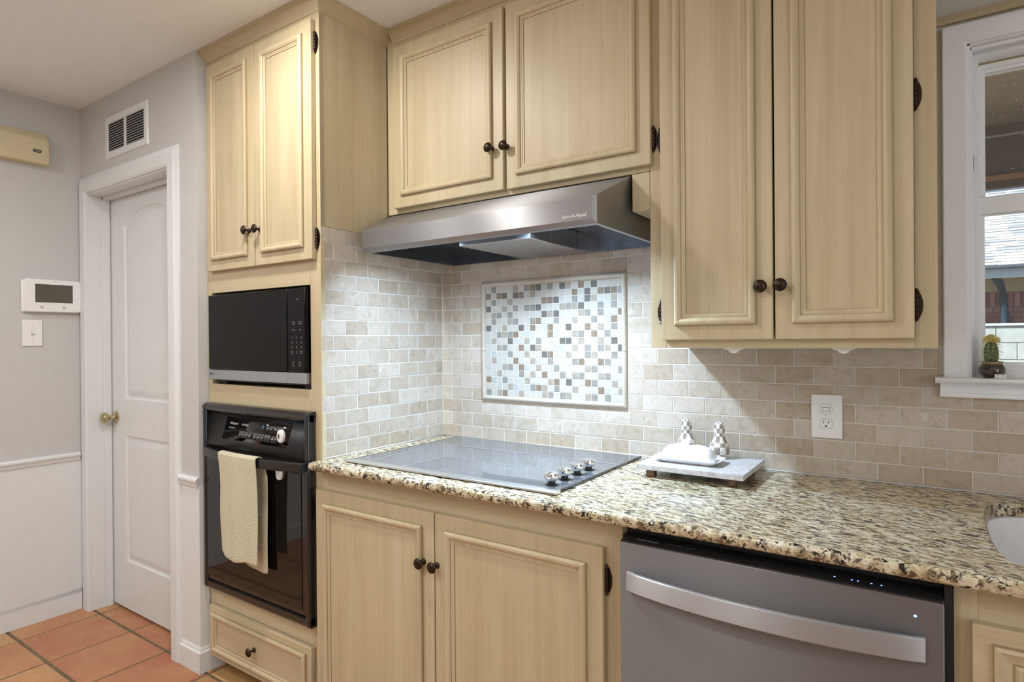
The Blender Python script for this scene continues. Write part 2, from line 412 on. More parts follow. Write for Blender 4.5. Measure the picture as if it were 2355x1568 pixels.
# floor
fl = struct('floor', bx(-2.0, XR+.1, YB-.1, .2, -.06, -.004), 'grout_floor')
TM = {}
def tile_mesh(key, w, h, t, bev, mat, wob=0):
    """flat tile, centred, face towards -Y, body behind the face"""
    k = (key, round(w, 4), round(h, 4), mat)
    if k not in TM:
        bm = N(); w2, h2 = w/2, h/2
        a = [(-w2, 0, -h2), (w2, 0, -h2), (w2, 0, h2), (-w2, 0, h2)]
        def ins(d, y): return [(p[0]-math.copysign(d, p[0]), y, p[2]-math.copysign(d, p[2])) for p in a]
        loft(bm, [ins(0, t), ins(0, bev), ins(bev, 0)])
        me, _ = mesh_from(key, bm, mat, 0, center=False); TM[k] = me
    return TM[k]
nx, ny = 17, 14
for i in range(-1, 16):
    for j in range(-2, 12):
        x0, y1 = -1.64+.322*i+.0065, -.648-.32*j-.0065
        x1, y0 = x0+.322-.013, y1-.32+.013
        if x0 > XR or y0 > .1 or x1 < XL: continue
        me = tile_mesh('tile', x1-x0, y1-y0, .012, .004, 'terracotta')
        o = bpy.data.objects.new('tile', me); COL.objects.link(o); o.parent = fl
        o.location = Vector(((x0+x1)/2, (y0+y1)/2, random.uniform(-.0008, .0008)))-W[fl.name]; o.rotation_euler = (-PI/2, 0, 0)
struct('ceiling', bx(-2.0, XR+.1, YB-.1, .2, CEIL, CEIL+.06), 'ceiling_paint')
struct('wall_left', bx(XL-.1, XL, YB, .14, -.004, CEIL), 'wall_paint')
struct('wall_right', bx(XR, XR+.1, YB, .14, -.004, CEIL), 'wall_paint')
struct('wall_front', bx(-1.89, XR+.1, YB-.1, YB, -.004, CEIL), 'wall_paint')
wb = N()
WX0, WX1, WZ0, WZ1 = 1.775, 2.62, 1.209, 2.065
box(wb, -.12, WX0, .0011, .14, -.004, CEIL); box(wb, WX1, XR, .002, .14, -.004, CEIL)
box(wb, WX0, WX1, .0011, .14, -.004, WZ0-.002); box(wb, WX0, WX1, .002, .14, WZ1, CEIL)
wb_o = struct('wall_back', wb, 'grout')
# door wall with opening
dwb = N(); DX0, DX1, DZ1 = -1.705, -.915, 2.05
box(dwb, XL, DX0-.0, DW_Y, -.53, -.004, CEIL); box(dwb, DX1, -.703, DW_Y, -.10, -.004, CEIL); box(dwb, DX0, DX1, DW_Y, -.53, DZ1, CEIL)
struct('wall_hall', dwb, 'wall_paint')
struct('wall_closet', bx(XL, DX1, -.12, -.10, -.004, CEIL), 'wall_paint')
# wainscot, rails, baseboards
def base_prof(d=.013, h=.102): return [(0, 0), (d, 0), (d, h*.80), (d*.55, h*.86), (d*.62, h*.90), (d*.3, h), (0, h)]
bl = N(); loft(bl, [[(XL+a, y, z) for a, z in base_prof()] for y in (YB, DW_Y-.012)])
struct('baseboard_left', bl, 'white_paint')
bh = N()
loft(bh, [[(-.843, DW_Y-a, z) for a, z in base_prof()], [(-.703+a, DW_Y-a, z) for a, z in base_prof()], [(-.703+a, -.30, z) for a, z in base_prof()]])
struct('baseboard_hall', bh, 'white_paint')
struct('trim_1', bx(XL, XL+.004, YB, DW_Y-.001, .10, .742), 'white_paint')
rp = [(0, .738), (.010, .738), (.012, .752), (.018, .760), (.018, .768), (.010, .775), (0, .775)]
r1 = N(); loft(r1, [[(XL+a, y, z) for a, z in rp] for y in (YB, DW_Y-.014)]); struct('trim_2', r1, 'white_paint')
r2 = N(); loft(r2, [[(-.842, DW_Y-a, z) for a, z in rp], [(-.703+a*.3, DW_Y-a, z) for a, z in rp]]); struct('trim_3', r2, 'white_paint')
w3 = N(); box(w3, -.842, -.7005, DW_Y-.003, DW_Y, .09, .742); box(w3, -.703, -.700, DW_Y, -.625, .09, .742)
struct('trim_4', w3, 'white_paint')
# door casing
cs = N(); CW = .078
cprof = [(0, 0), (0, .010), (.010, .016), (.055, .016), (.066, .011), (CW, .008), (CW, 0)]
def casing(bm, x0, x1, z1, zb, yf, prof):
    # three-sided casing, prof (outward distance from opening, height)
    rings = [[(x0-d, yf-h, zb) for d, h in prof], [(x0-d, yf-h, z1+d) for d, h in prof], [(x1+d, yf-h, z1+d) for d, h in prof], [(x1+d, yf-h, zb) for d, h in prof]]
    return loft(bm, rings, closed=False)
casing(cs, DX0+.002, DX1, DZ1-.005, .0, DW_Y, cprof)
struct('trim_5', cs, 'white_paint')
jb = N()
box(jb, DX0-.015, DX0+.004, DW_Y-.002, -.525, 0, DZ1); box(jb, DX1-.004, DX1+.015, DW_Y-.002, -.525, 0, DZ1); box(jb, DX0, DX1, DW_Y-.002, -.525, DZ1-.012, DZ1+.012)
box(jb, DX0+.004, DX0+.014, -.60, -.568, 0, DZ1-.012, .002); box(jb, DX1-.014, DX1-.004, -.60, -.568, 0, DZ1-.012, .002); box(jb, DX0, DX1, -.60, -.568, DZ1-.026, DZ1-.012, .002)
struct('trim_6', jb, 'white_paint')
# door_1 : two-panel arched moulded door
DFY = -.562
def arch(x0, x1, z0, z1, rise, ins=0, n=14):
    x0 += ins; x1 -= ins; z0 += ins
    pts = [(x0, z0), (x1, z0)]
    if rise <= 0: return pts+[(x1, z1-ins), (x0, z1-ins)]
    for i in range(n+1):
        t = i/n; x = x1+(x0-x1)*t; s = (1-math.cos(2*PI*min(max((t-.0), 0), 1)))/2
        s = math.sin(PI*t)**.75
        pts.append((x, z1-ins+rise*s))
    return pts
dm = N()
box(dm, DX0+.006, DX1-.006, DFY+.008, DFY+.038, .012, DZ1-.016)
outer = [(DX0+.006, .012), (DX1-.006, .012), (DX1-.006, DZ1-.016), (DX0+.006, DZ1-.016)]
pan = [(-1.555, -1.065, 1.04, 1.885, .075), (-1.555, -1.065, .245, .86, 0)]
es = []
def ring_edges(pts, y):
    vs = [dm.verts.new((x, y, z)) for x, z in pts]
    return [dm.edges.new((vs[i], vs[(i+1) % len(vs)])) for i in range(len(vs))]
es += ring_edges(outer, DFY)
for q in pan: es += ring_edges(arch(*q), DFY)
bmesh.ops.triangle_fill(dm, edges=es, use_beauty=True)
loft(dm, [[(x, DFY, z) for x, z in outer], [(x, DFY+.01, z) for x, z in outer]], False, False)
for q in pan:
    P = lambda ins, y: [(x, y, z) for x, z in arch(*q, ins=ins)]
    loft(dm, [P(0, DFY), P(.006, DFY+.006), P(.016, DFY+.0075), P(.020, DFY+.0055), P(.045, DFY+.001), P(.052, DFY+.001)], False, True)
bmesh.ops.remove_doubles(dm, verts=dm.verts[:], dist=1e-5)
door = struct('door_1', dm, 'white_paint')
kb = N(); lathe(kb, [(.031, 0), (.031, .004), (.024, .008), (.012, .010), (.0095, .030), (.014, .036), (.024, .044), (.027, .054), (.024, .064), (.012, .070), (0, .071)], (-1.655, DFY, .945), '-Y', 24)
obj('door_knob', kb, 'brass', door, 40, label='polished brass door knob')

# wall tiles ---------------------------------------------------------------
CZ = .914
def wall_tile(parent, a0, a1, k, side=False, z0=None, z1=None):
    z0 = CZ+k*U+.0016 if z0 is None else z0; z1 = CZ+(k+1)*U-.0016 if z1 is None else z1
    a0 += .0016; a1 -= .0016
    if a1-a0 < .004 or z1-z0 < .004: return
    me = tile_mesh('tile', a1-a0, z1-z0, .005, .0009, 'tile')
    o = bpy.data.objects.new('tile', me); COL.objects.link(o); o.parent = parent
    j = random.uniform(-.0004, .0003)
    if side: o.location = Vector((j, (a0+a1)/2, (z0+z1)/2))-W[parent.name]; o.rotation_euler = (0, 0, PI/2)
    else: o.location = Vector(((a0+a1)/2, j, (z0+z1)/2))-W[parent.name]
V = .0524
ws = struct('wall_side', bx(-.006, -.0010, -.617, .0, CZ-.04, CZ+15*U), 'grout')
F0 = -.6205
for k in range(15):
    e = [0]+list(range(2 if k % 2 == 0 else 1, 12, 2))+[11.85]
    for a, b in zip(e, e[1:]): wall_tile(ws, F0+a*V, F0+b*V, k, True)
XE = 2.43
for k in range(15):
    xe = 1.046 if k > 7 else (1.715 if k >= 5 else XE)
    e = [0]+list(range(2 if k % 2 == 0 else 1, 60, 2)); n_ = 0
    for a, b in zip(e, e[1:]):
        a, b = a*V, min(b*V, xe)
        if a >= xe: break
        if 3 <= k <= 11:
            if a > .205 and b < .845: continue
            if a < .205 < b-.001: b = .209
            if a < .84 < b-.001: a = .839
        if k > 7 and b-a < .01: continue
        wall_tile(wb_o, a+(.002 if a == 0 else 0), b, k)
# mosaic inset
mo = thing('mosaic_panel', 'framed mosaic of small square stones set in the wall above the cooktop', 'mosaic', (.524, 0, 1.0715))
obj('backing', bx(.2125, .8355, -.0002, .004, 1.074, 1.5435), 'grout', mo)
PAT = """LGWLWTLGBDWGLDTWBWDWWWW
BWBDLDBWTWLWWWWBWDWBDBG
WGWWTWWLLWBBDWWGWDTWWTW
DLLTWGWGGDWWLTGTDWWGWGW
LTGWGLLLWLDTDWWLTGLGWWB
LGWWTGLLGBLLGWWTWWGLCBW
DWWTWWDWBWCBWLDWWBLTWGW
WWGTGBLCWWLBCWWTGWBWGWL
CTWLDWWTWGLCWDDWTWCTWDW
LLTGWLBWDTWWCCWTWGWGTWD
WCWWGWLTLWDBCWTWWGTWWGW
WTLWLBWLTCWGLWWGBWWBGWW
CWWTGWBCWTWWGWLWWTGWWLG
LLTWWLGLTLBWWGWTGWWTGWW
BCWGWWWTWWLTBWDWWBGWWTW
WLCWTCWWGBTWGWWTLWWBCWT
GWTBWWTLWWTGWGTWWTGWGWW""".split()
cells = []
for r, row in enumerate(PAT):
    for c_, ch_ in enumerate(row): cells.append((c_, r, ch_))
cells.sort(key=lambda t: -t[0])
mw_, mh_ = .5955/23, .4303/17
rest = {}
for idx, (c_, r, ch_) in enumerate(cells):
    x = .2310+(c_+.5)*mw_; z = 1.5235-(r+.5)*mh_
    if idx < 300:
        me = tile_mesh('mosaic_tile', mw_-.0018, mh_-.0018, .004, .0006, 'mosaic_'+ch_)
        o = bpy.data.objects.new('mosaic_tile', me); COL.objects.link(o); o.parent = mo
        o.location = Vector((x, -.0012+random.uniform(-.0003, .0003), z))-W[mo.name]
    else: rest.setdefault(ch_, []).append((x, z))
rb = N(); keys = sorted(rest)
for ki, ch_ in enumerate(keys):
    for x, z in rest[ch_]:
        w2, h2 = mw_/2-.0009, mh_/2-.0009
        a = [(x-w2, z-h2), (x+w2, z-h2), (x+w2, z+h2), (x-w2, z+h2)]
        loft(rb, [[(p[0], .003, p[1]) for p in a], [(p[0], -.0006, p[1]) for p in a], [(x+(p[0]-x)*.95, -.0012, z+(p[1]-z)*.95) for p in a]], mi=ki)
o = obj('mosaic_tiles', rb, ['mosaic_'+k for k in keys], mo, 0); o['kind'] = 'stuff'
bp = [(0, -.0), (.0008, .006), (.004, .0105), (.010, .0125), (.0155, .0105), (.0185, .006), (.019, 0)]
def border(x0, x1, z0, z1, side, t0, t1):
    # one piece of the pencil border; mitred at corners
    pts = {'bottom': ((x0, z0), (x1, z0), (0, 1)), 'top': ((x0, z1), (x1, z1), (0, -1)), 'left': ((x0, z0), (x0, z1), (1, 0)), 'right': ((x1, z0), (x1, z1), (-1, 0))}[side]
    (ax, az), (bx_, bz), (nx_, nz) = pts; dx, dz = bx_-ax, bz-az; L = math.hypot(dx, dz); dx /= L; dz /= L
    rings = []
    for t in (t0, t1):
        ring = []
        for d, h in bp:
            s = t*L
            if t == 0: s += d
            elif t == 1: s -= d
            else: s += .0006*(1 if t == t0 else -1)
            ring.append((ax+dx*s+nx_*d, -h, az+dz*s+nz*d))
        rings.append(ring)
    return loft(N(), rings)
for sd, spl in (('bottom', .48), ('top', .48), ('left', .42), ('right', .42)):
    for t0, t1 in ((0, spl), (spl, 1)):
        obj('border_tile', border(.2115, .8365, 1.0735, 1.544, sd, t0, t1), 'trim_stone', mo, 40)

# ------------------------------------------------------------------ cabinet kit
MP = [(0, 0), (.0003, .0065), (.002, .010), (.006, .0122), (.011, .0124), (.0155, .0105), (.0195, .0068), (.0205, .0046), (.0248, .0048), (.0268, .003), (.031, .0026), (.032, .0003)]
MI = [1, 0, 0, 0, 0, 0, 1, 0, 0, 0, 1]
def knob(parent, x, y, z, s=1.0, lab=None):
    b = N(); lathe(b, [(.0095*s, 0), (.0095*s, .002), (.006*s, .004), (.0042*s, .008), (.004*s, .018), (.007*s, .021), (.0148*s, .0225), (.0162*s, .0245), (.0155*s, .027), (.010*s, .031), (.004*s, .0325), (0, .0328)], (x, y, z), '-Y', 20)
    o = obj('knob', b, 'bronze', parent, 45)
    return o
def hinge(parent, x, y, z, side, h=.076):
    """butterfly-style leaf hinge on the face frame; side +1: leaf lies to +X of the door edge"""
    b = N(); w = .0145; n = 12; pts = []
    for i in range(n+1):
        t = -1+2*i/n; pts.append((x+side*(w*(1-abs(t)**2.4)*.98+.001), z+t*h/2))
    front = [(px, y-.0022, pz) for px, pz in pts]+[(x, y-.0022, pts[-1][1]), (x, y-.0022, pts[0][1])]
    back = [(px, y+.0, pz) for px, _, pz in front]
    loft(b, [back, front])
    xb = x+side*.0035
    for k in range(5):
        z0 = z-.026+k*.0106
        lathe(b, [(.0042, 0), (.005, .001), (.005, .0092), (.0042, .0102)], (xb, y-.0055, z0), 'Z', 10)
    lathe(b, [(.0035, 0), (.005, .003), (.002, .009), (0, .011)], (xb, y-.0055, z+.027), 'Z', 10)
    lathe(b, [(0, -.011), (.002, -.009), (.005, -.003), (.0035, 0)], (xb, y-.0055, z-.026), 'Z', 10)
    for dz in (-.017, .017): lathe(b, [(.0026, 0), (.0022, .0012), (0, .0016)], (x+side*.0105, y-.0022, z+dz), '-Y', 8)
    return obj('hinge', b, 'bronze', parent, 40)
def cab_door(parent, x0, x1, z0, z1, yf, ins=.042, name='door', th=.019, horiz=False):
    d = obj(name, bx(x0, x1, yf, yf+th, z0, z1, .0028, 2), 'wood_rail' if horiz else 'wood', parent, 35)
    obj('molding', frame_sweep(N(), x0+ins, x1-ins, z0+ins, z1-ins, yf+.0002, MP, MI), ['wood', 'glaze'], d, 25)
    return d
def frame_piece(parent, x0, x1, y0, y1, z0, z1, rail=False, name='frame'):
    return obj(name, bx(x0, x1, y0, y1, z0, z1, .0008, 1), 'wood_rail' if rail else 'wood', parent, 30)
CP = [(0, .048), (.004, .046), (.006, .040), (.012, .034), (.022, .022), (.026, .014), (.033, .010), (.034, .0), (0, 0)]
def crown(parent, path, outs):
    """path of (x,y) with per-vertex outward mitre direction; profile (out, drop below ceiling)"""
    b = N(); zc = CEIL-.0008
    loft(b, [[(px+ox*d, py+oy*d, zc-h) for d, h in CP] for (px, py), (ox, oy) in zip(path, outs)])
    return obj('crown_molding', b, 'wood_rail', parent, 30)

# oven tower ---------------------------------------------------------------
FY = -.62; DY = -.64
tw = thing('oven_cabinet', 'tall cream cabinet tower holding the microwave and the black wall oven', 'cabinet', (-.35, -.31, 0))
frame_piece(tw, -.0215, -.0063, FY+.019, -.002, .075, 2.47, name='side_panel')
frame_piece(tw, -.0063, 0, FY+.001, -.31, CZ+15*U+.001, 2.44, name='side_panel')
frame_piece(tw, -.700, -.684, FY+.019, -.12, .075, 2.47, name='side_panel')
frame_piece(tw, -.684, -.0215, -.14, -.125, .075, 2.47, name='back_panel')
frame_piece(tw, -.056, 0, FY, FY+.019, .06, 2.47, name='stile'); frame_piece(tw, -.700, -.672, FY, FY+.019, .06, 2.47, name='stile')
for z0, z1 in ((2.385, 2.47), (1.508, 1.622), (1.056, 1.148), (.27, .37), (.06, .085)): frame_piece(tw, -.672, -.056, FY, FY+.019, z0, z1, True, 'rail')
frame_piece(tw, -.684, -.0215, FY+.019, -.14, 1.130, 1.148, True, 'shelf')
frame_piece(tw, -.684, -.0215, FY+.02, -.14, .068, .085, True, 'shelf')
obj('toe_kick', bx(-.700, 0, -.55, -.535, 0, .075), 'wood_edge', tw)
crown(tw, [(-.703, FY), (0, FY), (0, -.30)], [(0, -1), (1, -1), (1, 0)])
d = cab_door(tw, -.668, -.3465, 1.592, 2.402, DY, .040); knob(d, -.378, DY, 1.724); hinge(d, -.669, FY, 2.333, -1); hinge(d, -.669, FY, 1.672, -1)
d = cab_door(tw, -.3425, -.018, 1.592, 2.402, DY, .042); knob(d, -.312, DY, 1.722); hinge(d, -.017, FY, 2.325, 1); hinge(d, -.017, FY, 1.662, 1)
d = obj('drawer', bx(-.676, -.043, DY, DY+.019, .072, .272, .0028), 'wood_rail', tw, 35)
obj('molding', frame_sweep(N(), -.652, -.067, .096, .248, DY+.0002, MP, MI), ['wood_rail', 'glaze'], d, 25); knob(d, -.372, DY, .175)

# microwave ----------------------------------------------------------------
MY = -.637
mwv = thing('microwave', 'built-in black microwave with steel lower band above the wall oven', 'microwave', (-.37, -.40, 1.149))
obj('body', bx(-.662, -.062, -.612, -.20, 1.1595, 1.490, .003), 'black_matte', mwv)
obj('door', bx(-.6695, -.162, MY, -.613, 1.206, 1.499, .004), 'micro_glass', mwv)
pn = obj('control_panel', bx(-.161, -.062, MY, -.613, 1.206, 1.499, .004), 'micro_glass', mwv)
obj('door_band', bx(-.6695, -.162, MY-.001, -.613, 1.168, 1.2055, .002), 'steel_bright', mwv, uv=True, label='brushed steel band')
ob = obj('open_button', bx(-.161, -.062, MY-.001, -.613, 1.168, 1.2055, .002), 'steel_bright', mwv, uv=True, label='brushed steel door button')
for x in (-.62, -.10): obj('foot', bx(x-.015, x+.015, -.60, -.55, 1.148, 1.160), 'black_matte', mwv)
yt = MY-.0003
for r, row in enumerate(('123', '456', '789')):
    for c_, ch_ in enumerate(row): text(ch_, .010, (-.135+.025*c_, yt, 1.327-.017*r), 'print_grey', pn)
text('0', .010, (-.110, yt, 1.276), 'print_grey', pn)
for x, z, s in ((-.135, 1.279, 'STOP'), (-.135, 1.273, 'Clear'), (-.085, 1.279, 'START'), (-.085, 1.273, 'Enter'), (-.126, 1.382, 'Inverter'), (-.126, 1.375, 'Cook'), (-.090, 1.382, 'Inverter'), (-.090, 1.375, 'Defrost'), (-.126, 1.354, 'Popcorn'), (-.090, 1.354, 'Melt'),
                (-.129, 1.243, 'More'), (-.129, 1.236, 'Less'), (-.129, 1.229, 'Clock'), (-.093, 1.243, 'Power'), (-.093, 1.236, 'Timer'), (-.093, 1.229, '+30 sec'), (-.105, 1.460, 'Cook')):
    text(s, .0058, (x, yt, z), 'print_grey', pn)
lg = N(); lathe(lg, [(.0055, 0), (.0055, .0006), (0, .0006)], (-.652, MY-.001, 1.190), '-Y', 20); obj('emblem', lg, 'print_faint', mwv)
text('LG', .013, (-.636, MY-.0014, 1.190), 'print_faint', mwv)

# wall oven ----------------------------------------------------------------
OX0, OX1, OY = -.688, -.030, -.655
ov = thing('wall_oven', 'black built-in wall oven with glass door below the microwave', 'oven', (-.36, -.40, .34))
obj('body', bx(-.664, -.060, -.62, -.20, .375, 1.05), 'black_matte', ov)
fr = N()
prism(fr, [(-.6215, .345), (-.648, .345), (-.652, .352), (-.652, .372), (-.640, .378), (-.6215, .378)], OX0, OX1)
prism(fr, [(-.6215, 1.056), (-.6215, 1.075), (-.638, 1.074), (-.650, 1.068), (-.655, 1.058), (-.652, 1.048), (-.640, 1.040), (-.630, 1.040)], OX0, OX1)
for x0, x1 in ((OX0, OX0+.022), (OX1-.024, OX1)): box(fr, x0, x1, OY, -.6215, .347, 1.072, .008, 3)
obj('frame', fr, 'black_enamel', ov, 40)
cpn = N(); prism(cpn, [(-.625, 1.042), (-.634, 1.042), (-.652, .915), (-.648, .908), (-.625, .908)], OX0+.018, OX1-.020)
cp = obj('control_panel', cpn, 'black_matte', ov, 30)
sl = math.atan2(.018, .127)                    # panel slope
def py(z): return -.634-(1.042-z)*.018/.127
def plate(x0, x1, z0, z1, t, mat, name, parent, sh=0):
    b = N(); a = [(x0, z0), (x1, z0), (x1+sh, z1), (x0+sh, z1)]
    loft(b, [[(x, py(z)+.001, z) for x, z in a], [(x, py(z)-t, z) for x, z in a]]); return obj(name, b, mat, parent)
dp = plate(-.560, -.155, .943, 1.029, .0006, 'oven_glass', 'display', cp, .022)
for x0, x1, z0, z1 in ((-.452, -.434, .955, .980), (-.4325, -.414, .955, .980), (-.4125, -.394, .955, .980), (-.391, -.373, .954, .979), (-.363, -.342, .953, .979), (-.340, -.319, .953, .979), (-.317, -.296, .953, .979), (-.292, -.276, .953, .979), (-.274, -.258, .953, .979),
                       (-.286, -.268, .994, 1.009), (-.266, -.248, .994, 1.009), (-.237, -.220, .994, 1.008), (-.218, -.201, .994, 1.008), (-.250, -.234, .953, .977), (-.232, -.216, .953, .977)):
    bt = plate(x0, x1, z0, z1, .0014, 'button_grey', 'button', cp, .003)
rot = (PI/2+sl, 0, 0)
def ptext(s, size, x, z, m='print_white', sh=0): text(s, size, (x, py(z)-.0018, z), m, cp, (PI/2-sl, 0, 0), sh)
ptext('Whirlpool', .0125, -.488, 1.005, sh=.3); ptext('SUPER CAPACITY', .0052, -.497, .988); ptext('ACCUBAKE', .0085, -.415, 1.004); ptext('12', .015, -.305, 1.004, 'clock_blue')
for s, x, z in (('Bake', -.442, .968), ('Conv', -.422, .968), ('Broil', -.402, .968), ('Warm', -.381, .967), ('Clean', -.351, .966), ('Delay', -.328, .966), ('Light', -.306, .966), ('HR', -.283, .972), ('MIN', -.265, .972),
                ('Timer', -.276, 1.001), ('Set', -.256, 1.001), ('Clock', -.228, 1.001), ('Lock', -.209, 1.001), ('START', -.241, .966), ('OFF', -.223, .966)): ptext(s, .0055, x, z)
obj('vent_slot', bx(OX0+.022, OX1-.024, -.632, -.622, .880, .908), 'dark_slot', ov)
dr = obj('door', bx(OX0+.012, OX1-.016, -.648, -.6225, .380, .878, .004), 'black_enamel', ov, 35)
obj('glass', bx(OX0+.016, OX1-.045, -.6505, -.6478, .398, .862, .0008), 'oven_glass', dr)
hb = N(); n = 16; rings = []
for i in range(n+1):
    t = -1+2*i/n; x = -.343+t*.298; yy = -.668-.036*(1-t*t); h = .0165; th = .007
    rings.append([(x, yy-th, .889-h+.003), (x, yy-th-.002, .889), (x, yy-th, .889+h-.003), (x, yy-th+.003, .889+h), (x, yy+th, .889+h), (x, yy+th, .889-h), (x, yy-th+.003, .889-h)])
loft(hb, rings)
for x0, x1 in ((-.648, -.626), (-.062, -.042)): box(hb, x0, x1, -.675, -.646, .873, .905, .003)
obj('handle', hb, 'black_matte', dr, 35)

# child safety latches on oven
def pebble(bm, c, hx, hz, t, flat=.6, n=20, axis=1):
    rings = []
    for k in range(7):
        a = k/6*PI/2; s = math.cos(a)**.5 if k < 6 else .0; y = -t*math.sin(a)
        s = (1-(k/6)**3.2*.55)
        y = -t*(1-(1-k/6)**2.2)
        ring = []
        for i in range(n):
            b = 2*PI*i/n; cx = abs(math.cos(b))**.85*math.copysign(1, math.cos(b)); cz = abs(math.sin(b))**.85*math.copysign(1, math.sin(b))
            ring.append((c[0]+hx*s*cx, c[1]+y, c[2]+hz*s*cz))
        rings.append(ring)
    return loft(bm, rings)
l1 = thing('safety_latch', 'white oval child safety latch stuck on the oven control panel', 'safety latch', (-.187, py(.981)-.0008, .981))
obj('body', pebble(N(), (-.187, py(.981)-.0010, .981), .0185, .024, .012), 'white_plastic', l1, 50)
obj('release_button', pebble(N(), (-.190, py(.981)-.0128, .982), .0045, .009, .0012), 'lcd', l1, 50, label='grey release button')
l2 = thing('safety_latch', 'white rounded latch pad hanging below the oven handle', 'safety latch', (-.190, -.652, .848))
obj('body', pebble(N(), (-.190, -.6508, .850), .0155, .022, .010), 'white_plastic', l2, 50)
obj('cap', bx(-.2025, -.1775, -.6612, -.6590, .853, .866, .002), 'white_plastic', l2, 50)

# towel
def towel():
    bm = N(); uvl = bm.loops.layers.uv.new('UVMap'); nu, path = 22, []
    # path over the bar: (y, z) front bottom -> over -> back bottom
    for i in range(20): path.append((-.7155, .545+(.902-.545)*i/19, 0))
    for i in range(1, 9):
        a = PI*i/9; path.append((-.7015-.0145*math.cos(a), .9035+.008*math.sin(a), 0))
    for i in range(20): path.append((-.686+(.018 if i > 2 else .006*i), .900-(.900-.508)*i/19, 1))
    grid = []; s = 0; prev = None
    for j, (y, z, back) in enumerate(path):
        if prev: s += math.hypot(y-prev[0], z-prev[1])
        prev = (y, z); row = []
        drop = max(0, .90-z)
        for i in range(nu+1):
            t = i/nu
            xl, xr = -.476+.010*min(1, drop*9)+.006*math.sin(drop*22), -.236+.002*math.sin(drop*15)
            if back: xl += .01; xr -= .004-.008*drop
            x = xl+(xr-xl)*t
            # bar bows outwards
            bow = -.036*(1-((x+.343)/.298)**2)+.031
            wv = .0045*math.sin(t*9+drop*3)*min(1, drop*6)+.003*math.sin(t*17+2)*min(1, drop*5)
            if not back and t > .85: wv += (t-.85)*.06*min(1, drop*5)
            zz = z
            if j == 0 or True:
                if not back: zz = z-.022*t*max(0, (drop-.1)/.25)-.010*math.sin(t*5)*max(0, (drop-.2)/.15)
                else: zz = z-.012*t*max(0, (drop-.1)/.25)+.006*math.sin(t*6)*max(0, (drop-.25)/.15)
            row.append((bm.verts.new((x, y+bow+(wv if not back else wv*.5), zz)), (x+(.4 if back else 0), s)))
        grid.append(row)
    for a, b in zip(grid, grid[1:]):
        for i in range(nu):
            q = (a[i], a[i+1], b[i+1], b[i]); f = bm.faces.new([v for v, _ in q])
            for lp, (_, uv) in zip(f.loops, q): lp[uvl].uv = uv
    return bm
tb = towel(); bmesh.ops.recalc_face_normals(tb, faces=tb.faces[:])
to = obj('dish_towel', tb, 'towel', None, 60); tag(to, 'cream knitted dish towel with a scallop pattern folded over the oven handle', 'towel')
md = to.modifiers.new('solid', 'SOLIDIFY'); md.thickness = .0035; md.offset = 0
md = to.modifiers.new('sub', 'SUBSURF'); md.levels = 1; md.render_levels = 1

# wall cabinet over hood -----------------------------------------------------
CY, UD = -.305, -.325
hc = thing('wall_cabinet', 'short two-door cream wall cabinet directly above the steel range hood', 'cabinet', (.52, -.15, 1.787))
frame_piece(hc, .0008, .016, CY+.019, -.002, 1.79, 2.47, name='side_panel'); frame_piece(hc, 1.026, 1.040, CY+.019, -.002, 1.79, 2.47, name='side_panel')
frame_piece(hc, .017, 1.025, CY+.019, -.004, 1.79, 1.806, True, 'bottom_panel')
frame_piece(hc, .0008, .050, CY, CY+.019, 1.7885, 2.47, name='stile'); frame_piece(hc, .535, .575, CY, CY+.019, 1.835, 2.39, name='stile'); frame_piece(hc, 1.005, 1.040, CY, CY+.019, 1.7885, 2.47, name='stile')
for z0, z1 in ((2.39, 2.47), (1.7885, 1.835)): frame_piece(hc, .050, 1.005, CY, CY+.019, z0, z1, True, 'rail')
obj('filler_panel', bx(.987, 1.040, CY+.0005, -.004, 1.680, 1.7875, .0015), 'wood', hc)
crown(hc, [(.0345, CY), (1.040, CY)], [(0, -1), (0, -1)])
d = cab_door(hc, .047, .548, 1.805, 2.404, UD, .042); knob(d, .503, UD, 1.944); hinge(d, .046, CY, 2.344, -1); hinge(d, .046, CY, 1.878, -1)
d = cab_door(hc, .560, 1.050, 1.803, 2.404, UD, .040); knob(d, .560+.0035, UD, 1.940); hinge(d, 1.0505, CY, 1.876, 1); hinge(d, 1.0505, CY, 2.32, 1)

# tall wall cabinet -----------------------------------------------------------
tc_ = thing('wall_cabinet', 'tall two-door cream wall cabinet between the hood and the window', 'cabinet', (1.374, -.15, 1.288))
frame_piece(tc_, 1.0412, 1.056, CY+.019, -.002, 1.290, 2.47, name='side_panel'); frame_piece(tc_, 1.692, 1.707, CY+.019, -.002, 1.290, 2.47, name='side_panel')
frame_piece(tc_, 1.057, 1.691, CY+.019, -.004, 1.292, 1.307, True, 'bottom_panel')
frame_piece(tc_, 1.0412, 1.086, CY, CY+.019, 1.288, 2.47, name='stile'); frame_piece(tc_, 1.664, 1.707, CY, CY+.019, 1.288, 2.47, name='stile')
for z0, z1 in ((2.39, 2.47), (1.288, 1.335)): frame_piece(tc_, 1.086, 1.664, CY, CY+.019, z0, z1, True, 'rail')
crown(tc_, [(1.0412, CY), (1.707, CY)], [(0, -1), (0, -1)])
d = cab_door(tc_, 1.078, 1.3685, 1.310, 2.404, UD, .039); knob(d, 1.343, UD, 1.443, 1.02); hinge(d, 1.0775, CY, 1.868, -1); hinge(d, 1.0775, CY, 1.388, -1)
d = cab_door(tc_, 1.3735, 1.664, 1.310, 2.404, UD, .039); knob(d, 1.389, UD, 1.444, 1.02); hinge(d, 1.6645, CY, 1.858, 1); hinge(d, 1.6645, CY, 1.385, 1)
